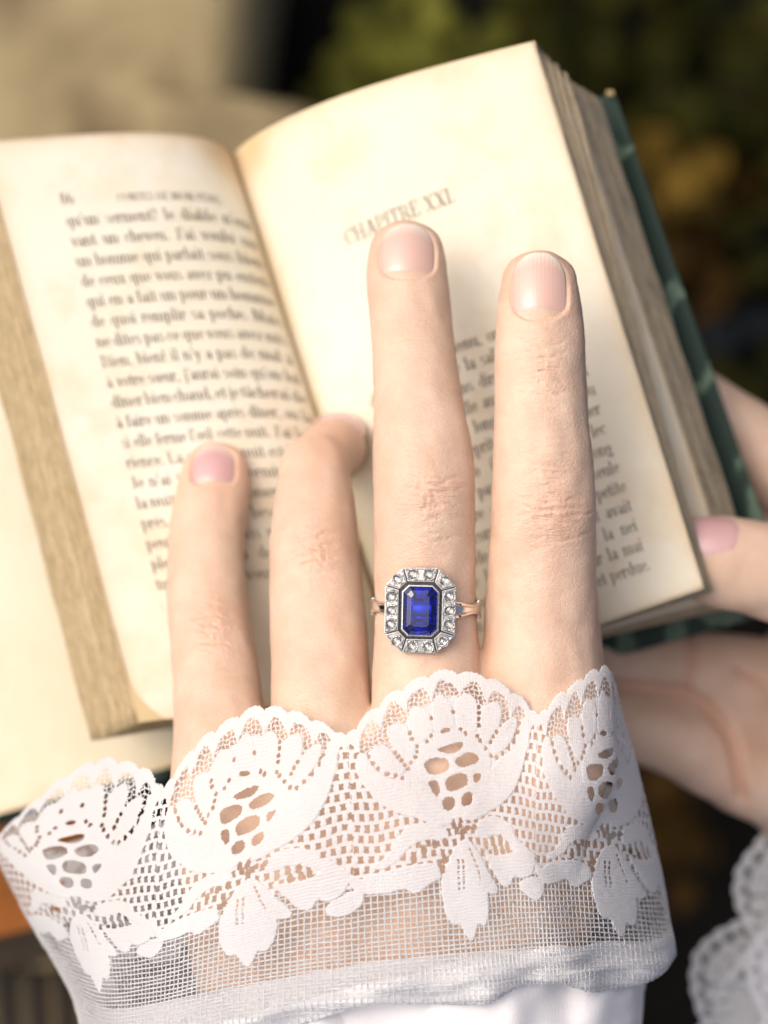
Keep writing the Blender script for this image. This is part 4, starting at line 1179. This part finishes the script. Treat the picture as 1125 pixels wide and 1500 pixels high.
for sgn, ang in ((-1, 80), (1, 80)):
    th = math.radians(ang) * sgn
    x = fc + (aF + .5) * math.sin(th); z = -bF - .75 + (bF + .8) * math.cos(th)
    V = []
    for q in range(9):
        yy = -1.6 + 3.2 * q / 8; r = .42 + .14 * (abs(yy) > 1.2)
        for e in range(8): V.append((x + r * math.cos(e * .7854), yy, z + r * math.sin(e * .7854)))
    Fc = [(q * 8 + e, q * 8 + (e + 1) % 8, (q + 1) * 8 + (e + 1) % 8, (q + 1) * 8 + e) for q in range(8) for e in range(8)] + [tuple(range(8)), tuple(64 + e for e in range(8))]
    solid("shoulder_bar", V, Fc, M_plat, band, smooth=True)
    for s2 in (-1, 1):                              # forked shoulder wires from the bar to the head
        V = []
        for q in range(10):
            t = q / 9; a2 = math.radians(80 - 42 * t) * sgn
            xx = fc + (aF + .75) * math.sin(a2); z2 = -bF - .75 + (bF + 1.05) * math.cos(a2) + 1.0 * t
            yy = s2 * (1.25 - .75 * math.sin(min(1, t * 1.5) * 1.57) + 1.0 * max(0, t - .5)); r = .24
            for e in range(6): V.append((xx + r * math.cos(e * 1.047), yy + r * math.sin(e * 1.047) * .9, z2 + r * math.sin(e * 1.047) * .8))
        Fc = [(q * 6 + e, q * 6 + (e + 1) % 6, (q + 1) * 6 + (e + 1) % 6, (q + 1) * 6 + e) for q in range(9) for e in range(6)]
        solid("shoulder_wire", V, Fc, M_rose, band, smooth=True)
# ================================================================== lace cuff
PER = 36.0                                            # mm per flower
def ell(p, q, cx, cy, rx, ry, rot=0.0):
    c, s = math.cos(rot), math.sin(rot); x = p - cx; y = q - cy
    return ((x * c + y * s) / rx) ** 2 + ((-x * s + y * c) / ry) ** 2
def hexh(p, q, cx, cy, rx, ry):                       # rounded lozenge hole
    return np.abs((p - cx) / rx) ** 2.6 + np.abs((q - cy) / ry) ** 2.2 < 1
def zp(pts): return [((x - 575) / 28.1, (y - 35) / 28.1) for x, y in pts]
def zl(pts): return [((x / 2.744 - 176.5) / 8.5, (209.4 + y / 2.744) / 8.5) for x, y in pts]
def smooth_poly(pts, it=2):
    p = np.array(pts, float)
    for _ in range(it):                                 # corner cutting
        n = np.roll(p, -1, 0); p = np.stack([.75 * p + .25 * n, .25 * p + .75 * n], 1).reshape(-1, 2)
    return p
def in_poly(p, q, poly):
    r = np.zeros(p.shape, bool)
    m = (p > poly[:, 0].min()) & (p < poly[:, 0].max()) & (q > poly[:, 1].min()) & (q < poly[:, 1].max())
    if not m.any(): return r
    x, y = p[m], q[m]; c = np.zeros(x.shape, bool)
    for (x0, y0), (x1, y1) in zip(poly, np.roll(poly, -1, 0)):
        if y0 == y1: continue
        k = (y0 > y) != (y1 > y)
        c ^= k & (x < (x1 - x0) * (y - y0) / (y1 - y0) + x0)
    r[m] = c; return r
PETALS = [smooth_poly(zp(t)) for t in (
    [(498, 240), (515, 165), (545, 146), (572, 160), (600, 215), (612, 300), (596, 328), (508, 328), (492, 300)],
    [(618, 215), (650, 172), (690, 158), (726, 190), (737, 260), (728, 345), (690, 360), (640, 328), (618, 305)],
    [(742, 285), (760, 228), (800, 208), (852, 213), (862, 280), (842, 335), (790, 398), (760, 404), (738, 365)],
    [(830, 350), (880, 298), (955, 280), (948, 345), (905, 412), (845, 462), (808, 452)],
    [(366, 245), (395, 190), (440, 190), (482, 220), (490, 295), (482, 340), (440, 368), (392, 388), (376, 330)],
    [(258, 275), (330, 262), (365, 288), (384, 350), (390, 405), (372, 455), (320, 432), (276, 372)],
    [(155, 370), (230, 348), (270, 382), (300, 450), (342, 492), (310, 522), (230, 482), (180, 425)])]
CRES = [smooth_poly(zp(t)) for t in (
    [(105, 372), (150, 368), (180, 440), (240, 512), (330, 552), (405, 545), (450, 620), (510, 700), (565, 748), (500, 768), (400, 738), (300, 702), (220, 642), (150, 572), (104, 480)],
    [(972, 290), (1022, 282), (1032, 380), (1004, 490), (955, 592), (882, 664), (790, 720), (690, 752), (590, 752), (650, 712), (720, 620), (758, 550), (818, 500), (900, 450), (952, 380)])]
DOME = smooth_poly(zp([(412, 395), (480, 352), (580, 344), (690, 372), (765, 412), (806, 482), (765, 565), (715, 655), (670, 720), (560, 750), (495, 705), (440, 625), (395, 545), (392, 450)]))
HOLES = [smooth_poly(zp(t), 1) for t in (
    [(490, 425), (560, 400), (638, 393), (642, 415), (600, 442), (540, 442)], [(426, 475), (470, 458), (552, 463), (558, 506), (520, 527), (450, 538), (428, 505)],
    [(588, 470), (650, 446), (702, 453), (728, 480), (692, 507), (620, 513), (590, 492)], [(436, 565), (487, 556), (493, 615), (470, 636), (447, 602)],
    [(521, 555), (580, 533), (643, 543), (654, 575), (642, 603), (570, 615), (526, 602)], [(682, 550), (740, 546), (718, 582), (688, 598)],
    [(496, 655), (530, 630), (572, 638), (573, 688), (516, 700)], [(609, 638), (662, 626), (679, 645), (668, 684), (611, 689)], [(526, 326), (552, 318), (584, 326), (580, 342), (530, 344)])]
EYES = zp([(475, 350), (452, 378), (640, 336), (664, 356), (727, 370), (740, 392), (768, 428), (800, 400), (815, 375), (832, 350), (800, 462), (832, 470), (868, 452), (905, 426), (936, 392), (957, 352), (966, 314),
           (168, 398), (186, 432), (206, 462), (246, 496), (284, 514), (316, 534), (318, 452), (332, 476), (346, 498), (290, 408), (304, 430), (402, 392), (398, 420), (388, 446), (362, 470), (378, 350), (372, 320),
           (740, 232), (740, 262), (739, 292), (737, 322), (608, 250), (490, 260)])
LEAFS_ = [smooth_poly(zl(t), 1) for t in (
    [(460, 112), (520, 82), (562, 118), (602, 180), (652, 240), (686, 295), (645, 308), (616, 290), (624, 340), (602, 432), (578, 444), (553, 425), (543, 480), (521, 520), (499, 490), (472, 418), (440, 424), (408, 380), (393, 290), (398, 220), (428, 160)],
    [(80, 215), (130, 180), (200, 165), (280, 158), (380, 170), (408, 225), (350, 250), (292, 282), (252, 240), (182, 262), (110, 255)],
    [(-40, 262), (30, 240), (100, 232), (112, 262), (90, 312), (40, 336), (0, 322), (-40, 300)],
    [(590, 130), (650, 150), (750, 148), (832, 108), (894, 150), (886, 222), (846, 248), (800, 252), (770, 232), (742, 286), (692, 268), (640, 190)],
    [(872, 160), (930, 190), (990, 205), (1010, 250), (960, 262), (910, 235)])]
UPPER = [smooth_poly(zl(t), 1) for t in ([(236, 60), (262, 26), (340, 12), (420, 30), (450, 60), (420, 86), (340, 72), (270, 96), (246, 130), (160, 168), (130, 150), (200, 110)], [(566, 70), (600, 20), (680, 6), (762, 36), (785, 84), (850, 112), (800, 140), (740, 100), (680, 74), (610, 92)])]
LADDER = zl([(288, 140), (330, 112), (376, 96), (424, 90), (410, 160), (400, 195), (620, 110), (660, 98), (668, 132), (702, 96), (708, 132), (740, 128), (480, 50), (506, 66), (536, 48), (470, 34), (572, 46), (500, 36)])
def lace_pattern(U, V):
    """U along, V down the lace (mm) -> solid mask, height (mm). One flower per PER, each a little different."""
    k = np.floor(U / PER + .5)
    zz_ = np.stack([U, V, U * 0], -1)
    p = U - k * PER + .30 * wob(zz_, 17, 2, 1); q = V + .28 * wob(zz_, 15, 2, 2)
    p = p + .07 * wob(zz_, .8, 2, 3); q = q + .07 * wob(zz_, .9, 2, 5)
    ap = np.abs(p) / 18
    base = 8.6 * ap ** 1.8
    arc = (p + .2 * p * ap) / 5.4 + .5
    lobe = np.abs(np.sin(arc * math.pi))
    qe = base + .9 - 1.05 * lobe ** .55 + .10 * np.sin(p * 7.3) * np.sin(q * 3 + p)
    inside = q > qe
    wide = 2.0 + 2.3 * (1 - lobe) ** 1.4 + .25 * np.sin(p * 2.1)
    border = inside & (q < qe + wide)
    # fine wavy window net
    xw = p + .16 * np.sin(q * 2.6 + p); yw = q + .16 * np.sin(p * 2.9)
    wnet = (np.abs(((xw / .84) % 1) - .5) > .385) | (np.abs(((yw / .80) % 1) - .5) > .385)
    # brick ground with rounded bars
    bw, bh = 1.66, 1.74
    qq = q - .04 * p; row = np.floor(qq / bh); bx = ((p / bw + .5 * (row % 2) + .06 * np.sin(row * 3.1)) % 1) - .5; by = (qq / bh % 1) - .5
    hole = (np.abs(bx) < .30 - .10 * np.cos(by * 4.5)**2 * 0 - .07 * (1 - np.abs(by) * 2.4)) & (np.abs(by) < .335)
    # shapes
    pet = np.zeros(p.shape, bool); cre = pet.copy(); lf = pet.copy(); up_ = pet.copy()
    for g in PETALS: pet |= in_poly(p, q, g)
    for g in CRES: cre |= in_poly(p, q, g)
    dome = in_poly(p, q, DOME)
    for g in LEAFS_:
        lf |= in_poly(p, q, g)
        if g[:, 0].min() < -17: lf |= in_poly(p - PER, q, g)
        if g[:, 0].max() > 17: lf |= in_poly(p + PER, q, g)
    for g in UPPER: up_ |= in_poly(p, q, g)
    flower = (ell(p, q, .2, 13.5, 15.6, 13.0) < 1) & (q < 19.5)          # area of the bloom: solid between its shapes
    qlow = 33.6 + .7 * np.cos(p * math.pi / 9)
    zone = inside & ~border & (q < 12.4) & (ell(p, q, .2, 15.5, 16.8, 15.4) < 1)
    top_of_petals = ell(p, q, .2, 15.2, 11.0, 10.3) > 1
    win = zone & top_of_petals & ~pet & ~cre & ~dome
    fill = flower & ~top_of_petals & ~pet & ~dome & ~cre
    gz = inside & ~border & ~win & ~fill & ~pet & ~cre & ~dome & ~up_ & ~lf & (q < qlow)
    sol = border | (win & wnet) | pet | cre | dome | up_ | lf | fill | (gz & ~hole)
    for (ex_, ey_) in EYES: sol &= ~((ell(p, q, ex_, ey_, .36, .40) < 1) & ~border)
    for (ex_, ey_) in LADDER: sol &= ~(hexh(p, q, ex_, ey_, .50, .78 if ey_ > 27 else .5))
    for g in HOLES: sol &= ~in_poly(p, q, g)
    for cx in (-.55, .45):                                                # slits of the middle leaf
        sol &= ~((np.abs(p - cx - .05 * np.sin(q * 2)) < .17) & (q > 31.2) & (q < 36.4) & (np.abs(((q / .92) % 1) - .5) < .36))
    side_ = ((np.abs(p - 2.55 - (q - 31) * .42) < .17) | (np.abs(p + 2.5 + (q - 31) * .40) < .17)) & (q > 30.0) & (q < 35.2) & (np.abs(((q / .9) % 1) - .5) < .32)
    sol &= ~side_
    sol &= inside & ((q < qlow) | lf)
    H = np.full(p.shape, .14)
    H[win] = .10; H[fill] = .24; H[dome] = .40; H[border] = .36; H[up_] = .34; H[lf] = .36; H[pet] = .42; H[cre] = .46
    rib = (H > .2)
    H = H + .085 * np.sin(q * 6.283 / .60 + .8 * np.sin(p * 1.3)) * rib + .06 * np.sin(p * 6.283 / .52) * rib + .05 * wob(zz_, 3.0, 2, 6) * rib
    H = H + .10 * np.cos(by * 6.0) * (gz)
    return sol & inside, H

CU = [-112, -90, -72, -36, 0, 36, 50, 72]
CV = [-6, 0, 17, 46, 62, 84]
CTRL = {  # column: rows (px, py, z)
    -112: [(74, 1190, -50), (70, 1240, -50), (75, 1330, -50), (150, 1490, -46), (175, 1560, -42), (215, 1700, -38)],
    -90: [(14, 1150, -35), (8, 1193, -35), (-2, 1250, -35), (92, 1432, -33), (120, 1500, -30), (170, 1640, -26)],
    -72: [(128, 1075, -22), (122, 1121, -21), (106, 1255, -18), (140, 1448, -13), (150, 1530, -12), (190, 1660, -10)],
    -36: [(372, 986, -5), (369, 1037, -3), (360, 1190, 6), (351, 1416, 8), (350, 1500, 8), (370, 1650, 8)],
    0: [(646, 932, 3), (650, 982, 4), (664, 1125, 8.5), (680, 1376, 9.5), (686, 1470, 9), (680, 1630, 9)],
    36: [(884, 930, -5), (884, 976, -6), (882, 1130, -5), (898, 1368, -3), (902, 1450, -3), (890, 1610, -3)],
    50: [(890, 940, -19), (897, 985, -19), (934, 1130, -20), (980, 1372, -20), (986, 1440, -18), (960, 1600, -16)],
    72: [(840, 960, -44), (850, 1010, -44), (880, 1150, -44), (930, 1380, -42), (930, 1450, -40), (900, 1600, -38)],
}
def cuff_surface(U, V, clamp=True, lift=0.0):
    U = np.asarray(U, float); V = np.asarray(V, float); sh = U.shape
    U = U.ravel(); V = V.ravel()
    ctl = np.array([[P(*CTRL[u][j]) for j in range(len(CV))] for u in CU])     # mm
    # V first (tabulated), then U
    vt = np.linspace(CV[0], CV[-1], 181); ut = np.linspace(CU[0], CU[-1], 369)
    A = spline(CV, np.swapaxes(ctl, 0, 1), vt)                                   # (nv, nu, 3)
    B = spline(CU, np.swapaxes(A, 0, 1), ut)                                     # (nut, nvt, 3)
    fu = np.clip((U - ut[0]) / (ut[1] - ut[0]), 0, len(ut) - 1.001); fv = np.clip((V - vt[0]) / (vt[1] - vt[0]), 0, len(vt) - 1.001)
    i = fu.astype(int); j = fv.astype(int); a = (fu - i)[:, None]; b = (fv - j)[:, None]
    q = (B[i, j] * (1 - a) + B[i + 1, j] * a) * (1 - b) + (B[i, j + 1] * (1 - a) + B[i + 1, j + 1] * a) * b
    # soft folds of the cloth
    q[:, 2] += .8 * wob(np.stack([U, V * .5, 0 * U], -1), 30, 2, 4)
    if clamp:
        front = (U > -84) & (U < 44)
        ht = hand_top(q[:, 0], q[:, 1]) + 1.1
        for dx, dy in ((1.5, 0), (-1.5, 0), (0, 1.5), (0, -1.5)): ht = np.maximum(ht, hand_top(q[:, 0] + dx, q[:, 1] + dy) + .7)
        d = ht - q[:, 2]; k_ = 1.5
        q[:, 2] = np.where(front & (ht > -25), q[:, 2] + np.where(d > k_, d, np.where(d < -k_, 0, (d + k_) ** 2 / (4 * k_))), q[:, 2])
    q[:, 2] += lift
    return q.reshape(sh + (3,))

def mat_thread(name, col=(.88, .895, .91), trans=.38, rough=.9):
    m = NT(name); v = m.coord()
    a = m.noise(v, 2200, 3, .6); b_ = m.noise(v, 60, 3)
    c = m.ramp(b_, [(.3, tuple(x * .97 for x in col)), (.7, col)])
    m.l(c, m.b.inputs['Base Color']); m.set(Roughness=rough)
    m.b.inputs['Specular IOR Level'].default_value = .12
    bp = m.bump(a, .00012, .7); m.l(bp, m.b.inputs['Normal'])
    t = m.n('ShaderNodeBsdfTranslucent'); t.inputs['Color'].default_value = (*col, 1); m.l(bp, t.inputs['Normal'])
    mx = m.n('ShaderNodeMixShader'); mx.inputs[0].default_value = trans
    m.l(m.b.outputs[0], mx.inputs[1]); m.l(t.outputs[0], mx.inputs[2]); m.l(mx.outputs[0], m.out.inputs[0])
    return m.m
M_lace = mat_thread("lace_cotton"); M_net = mat_thread("net_thread", (.92, .93, .94), trans=.5); M_silk = mat_thread("white_silk", (.91, .91, .925), .12, .55)

def lace_mesh(name, u0, u1, v0, v1, step, surf, relief=.5):
    nu = int((u1 - u0) / step); nv = int((v1 - v0) / step)
    ue = u0 + np.arange(nu + 1) * step; ve = v0 + np.arange(nv + 1) * step
    Uc, Vc = np.meshgrid(ue[:-1] + step / 2, ve[:-1] + step / 2, indexing='ij')
    mask, _ = lace_pattern(Uc, Vc)
    Uv, Vv = np.meshgrid(ue, ve, indexing='ij')
    _, H = lace_pattern(Uv, Vv)
    ci, cj = np.nonzero(mask)
    n2_ = nv + 1
    f = np.stack([ci * n2_ + cj, ci * n2_ + cj + 1, (ci + 1) * n2_ + cj + 1, (ci + 1) * n2_ + cj], -1)
    used, inv = np.unique(f, return_inverse=True)
    # edge vertices sit lower, like the rim of a thread
    deg = np.bincount(inv.ravel(), minlength=len(used))
    h = H.ravel()[used] * relief - .05 * (deg < 4)
    uu, vv = Uv.ravel()[used], Vv.ravel()[used]
    e = .5
    q = surf(uu, vv); du = surf(uu + e, vv) - q; dv = surf(uu, vv + e) - q
    nrm = np.cross(dv, du); nrm /= np.maximum(np.linalg.norm(nrm, axis=1), 1e-9)[:, None]
    q = q + nrm * h[:, None]
    fi = inv.reshape(f.shape)
    return mesh_from(name, q, fi)
def threads(name, surf, us, vs_, u_rng, v_rng, r, nseg=None, jitter=.06, keep=None, seed=0):
    """woven net: tubes along v at each u in us, along u at each v in vs_"""
    rr = np.random.default_rng(seed); V = []; Fc = []; base = 0
    SQ = np.array([[1, 0], [0, 1], [-1, 0], [0, -1]], float)
    def tube_(uu, vv, ph):
        nonlocal base
        q = surf(uu, vv)
        T = np.gradient(q, axis=0); T /= np.maximum(np.linalg.norm(T, axis=1), 1e-9)[:, None]
        e = .4
        du = surf(uu + e, vv) - q; dv = surf(uu, vv + e) - q
        N = np.cross(dv, du); N /= np.maximum(np.linalg.norm(N, axis=1), 1e-9)[:, None]
        S_ = np.cross(T, N)
        q = q + N * (.10 * ((np.arange(len(q)) + ph) % 2 * 2 - 1))[:, None]
        rad = r * (1 + .18 * rr.standard_normal(len(q)))
        pts = q[:, None, :] + SQ[None, :, 0, None] * S_[:, None, :] * rad[:, None, None] + SQ[None, :, 1, None] * N[:, None, :] * rad[:, None, None] * .45
        n = len(q); V.append(pts.reshape(-1, 3))
        i = np.arange(n - 1)[:, None] * 4; k = np.arange(4)[None, :]; k2 = (k + 1) % 4
        Fc.append(np.stack([i + k, i + k2, i + 4 + k2, i + 4 + k], -1).reshape(-1, 4) + base); base += 4 * n
    su = us[1] - us[0]; sv = vs_[1] - vs_[0]
    for k, u in enumerate(us):
        vv = np.arange(v_rng[0], v_rng[1], sv)
        uu = u + jitter * np.cumsum(rr.standard_normal(len(vv))) * .25 + jitter * rr.standard_normal(len(vv))
        if keep is not None:
            kk = keep(uu, vv)
            for seg in np.split(np.arange(len(vv)), np.where(np.diff(kk.astype(int)) != 0)[0] + 1):
                if kk[seg[0]] and len(seg) > 2: tube_(uu[seg], vv[seg], k)
        else: tube_(uu, vv, k)
    for k, v0 in enumerate(vs_):
        uu = np.arange(u_rng[0], u_rng[1], su)
        vv = v0 + jitter * rr.standard_normal(len(uu)) + .12 * np.sin(uu * .31 + v0)
        if keep is not None:
            kk = keep(uu, vv)
            for seg in np.split(np.arange(len(vv)), np.where(np.diff(kk.astype(int)) != 0)[0] + 1):
                if kk[seg[0]] and len(seg) > 2: tube_(uu[seg], vv[seg], k + 1)
        else: tube_(uu, vv, k + 1)
    return mesh_from(name, np.vstack(V), np.vstack(Fc))

cuff = empty("lace_cuff", "white lace and net sleeve cuff with flowers, round the wrist of the ringed hand", "sleeve")
obj("lace_trim", lace_mesh("lace_trim", -94, 56, -1.2, 46.6, .135, cuff_surface), M_lace, cuff)
obj("lace_trim", lace_mesh("lace_trim", 56, 72, -1.2, 46.6, .3, lambda u, v: cuff_surface(u, v, False)), M_lace, cuff)
def hem(u): return np.interp(u, [-110, -72, -40, -18, -8, 0, 10, 20, 30, 36, 42, 47, 51, 60], [66, 66, 64, 61.5, 59.8, 59.2, 58.8, 57.8, 58.4, 59, 57.2, 54.2, 51, 46]) + .9 * np.sin(u * .17 + 1) + .3 * np.sin(u * .45)
def nsurf(u, v, lift=-.12):
    """cuff surface whose lower end puffs out and rolls under at the hem"""
    u = np.asarray(u, float); v = np.asarray(v, float)
    h0 = hem(u) - 2.2; R_ = 2.6 + .8 * np.sin(u * .21 + 2) + 1.2 * np.exp(-((u - 40) / 9) ** 2)
    ve = np.minimum(v, h0); d = np.maximum(v - h0, 0)
    q = cuff_surface(u, ve, True, lift)
    dn = cuff_surface(u, ve, True, lift) - cuff_surface(u, ve - .8, True, lift); dn[..., 2] = 0
    dn /= np.maximum(np.linalg.norm(dn, axis=-1), 1e-6)[..., None]
    puff = np.clip(1 - (h0 - ve) / 11, 0, 1); puff = puff * puff * (3 - 2 * puff)
    q[..., 2] += (1.6 + .9 * np.sin(u * .33)) * puff + .8 * puff * np.sin(ve * .95 + u * .16 + .8 * np.sin(u * .4))
    ph = np.minimum(d / R_, 2.7)
    q = q + dn * (R_ * np.sin(ph))[..., None]
    q[..., 2] -= R_ * (1 - np.cos(ph))
    return q
keepf = lambda u, v: (v > 32.4 + .6 * np.cos((u / PER - np.round(u / PER)) * 6.283 * 2)) & (v < hem(u) + 6)
obj("net", threads("net", nsurf, np.arange(-108, 71, 1.03), np.arange(31.5, 73, 1.10), (-108, 71), (31.5, 73), .145, keep=keepf, jitter=.035), M_net, cuff)
# turned-up inner layer of finer gauze behind the hem
def top_in(u): return np.interp(u, [-96, -60, -36, -18, 0, 15, 30, 45, 56], [67, 64, 60, 55.4, 50.6, 49.2, 48.8, 47.5, 44]) + .4 * np.sin(u * .5)
ug, tg = np.meshgrid(np.linspace(-104, 70, 480), np.linspace(0, 1, 60), indexing='ij')
vg = top_in(ug) + (hem(ug) + 4.5 - top_in(ug)) * tg
g3 = nsurf(ug, vg, -1.1)
g3[..., 2] += .5 * np.sin(vg * 1.7 + 1.5 * np.sin(ug * .25)) + .25 * wob(np.stack([ug * .5, vg, 0 * ug], -1), 6, 2, 3)
obj("inner_gauze", mesh_from("inner_gauze", g3.reshape(-1, 3), grid_faces(480, 60, flip=True)), M_silk, cuff)

# back of the cuff, behind the hand
def back_surface(u, v):
    """u 0..1 from the left silhouette round the back to the right one"""
    u = np.asarray(u, float); v = np.asarray(v, float)
    a = cuff_surface(np.full(u.shape, -108.0), v, False); b = cuff_surface(np.full(u.shape, 68.0), v, False)
    q = a * (1 - u[..., None]) + b * u[..., None]
    q[..., 2] -= 13 * np.clip(np.sin(np.pi * np.clip(u, 0, 1)), 0, 1) ** .6
    return q
bs = lambda u, v: back_surface((u + 108) / 104.0, v)
obj("lace_trim", lace_mesh("lace_trim", -108, -4, 3, 46.6, .32, bs), M_lace, cuff)
obj("net", threads("net", bs, np.arange(-108, -4, 1.1), np.arange(33, 64, 1.2), (-108, -4), (33, 64), .15, keep=None, seed=3), M_net, cuff)

# gathered roll of doubled net at the foot of the cuff
RL = np.array([P(*q) for q in [(60, 1540, -34), (112, 1520, -24), (200, 1506, -7), (300, 1488, 6), (400, 1468, 10.5), (520, 1444, 12), (640, 1432, 12.5), (760, 1424, 11.5), (850, 1424, 7), (920, 1430, -2), (962, 1432, -14), (975, 1440, -26)]])
rt = np.linspace(0, len(RL) - 1, 240); RC = spline(np.arange(len(RL)), RL, rt)
RT = np.gradient(RC, axis=0); RS = np.r_[0, np.cumsum(np.linalg.norm(np.diff(RC, axis=0), axis=1))]
# silk sleeve emerging below the roll, gathered
nU, nV = 360, 90
uu, vv = np.meshgrid(np.linspace(0, 1, nU), np.linspace(0, 1, nV), indexing='ij')
f_ = .10 + .90 * uu
c = np.stack([np.interp(f_ * RS[-1] * .96, RS, RC[:, k]) for k in range(3)], -1)
c[..., 2] -= 6.0; c[..., 1] += 2.5
down = P(600, 1900, 0) - P(600, 1440, 0)
s_ = uu * RS[-1]
c = c + vv[..., None] * np.array([0, down[1] * .9, 0]) + vv[..., None] * ((570 - 562.5) / PPM - c[..., :1]) * np.array([.10, 0, 0])
env = np.clip(vv / .10, 0, 1) ** .6
c[..., 2] += -2.2 + 4.2 * env * np.sin(np.clip(vv * 2.2, 0, 1) * 1.57)
w3 = np.stack([s_, vv * 16 + .12 * s_, 0 * s_], -1)
c[..., 2] += 2.0 * wob(w3, 34, 2, 8) * env + .7 * wob(np.stack([s_ * .8 + vv * 40, vv * 60, 0 * s_], -1), 17, 2, 2) * env
for s0, wd, dp, sl in ((46, 1.6, 2.2, 5), (60, 1.2, 1.6, -8), (73, 2.0, 2.4, 10), (90, 1.4, 1.8, -6), (101, 1.5, 2.0, 9), (30, 1.5, 1.5, 5)):
    x = (s_ - s0 - sl * vv * 2) / (wd * (1 + 5 * vv)); c[..., 2] -= dp * np.exp(-x * x) * env * np.exp(-vv * 2)
c[..., 2] = np.maximum(c[..., 2], hand_top(c[..., 0], c[..., 1]) + 1.4)
c[..., 2] -= 26 * np.clip((uu - .88) / .12, 0, 1) ** 2 + 14 * np.clip((.1 - uu) / .1, 0, 1) ** 2
obj("silk_sleeve", mesh_from("silk_sleeve", c.reshape(-1, 3), grid_faces(nU, nV, flip=True)), M_silk, cuff)

# ------------------------------------------------------------------ the other sleeve's cuff, out of focus at the lower right
cuff2 = empty("lace_cuff", "blurred greyish lace cuff of the other sleeve in the lower right corner", "sleeve")
def frill(x0, y0, x1, y1, zc, bow, amp, ph):
    A, B = P(x0, y0, zc), P(x1, y1, zc)
    def f(u, v):
        u = np.asarray(u, float); v = np.asarray(v, float); t = (u + 18) / 72.0
        d = B - A; n = np.array([-d[1], d[0], 0]); n /= np.linalg.norm(n)
        if n[0] < 0: n = -n
        q = A + d * t[..., None] + n * (v * .8)[..., None] + n * (-bow * np.sin(np.pi * t))[..., None]
        q[..., 2] += amp * np.sin(t * 13 + ph) - .12 * v + 6 * np.sin(np.pi * t)
        return q
    return f
for args in (((1105, 1180), (1040, 1560), -88, 3, 2.5, 0), ((1055, 1320), (925, 1640), -86, 2, 2.0, 2), ((1125, 1310), (1030, 1640), -78, 2, 2.0, 1)):
    (a0, b0), (a1, b1), zc, bow, amp, ph = args
    obj("lace_trim", lace_mesh("lace_trim", -18, 54, -1.2, 40, .30, frill(a0, b0, a1, b1, zc, bow, amp, ph)), M_lace, cuff2)
nt_ = 40; V = []
for i in range(nt_):
    a = 2 * math.pi * i / nt_
    for j in range(16):
        t = j / 15; cc = P(1370 + 40 * t, 1290 + 420 * t, -88)
        V.append(cc + np.array([math.cos(a) * (31 + 4 * math.sin(a * 9) + 3 * t), 0, math.sin(a) * (20 + 2 * math.sin(a * 7))]))
obj("silk_sleeve", mesh_from("silk_sleeve", V, grid_faces(nt_, 16, True)), M_silk, cuff2)
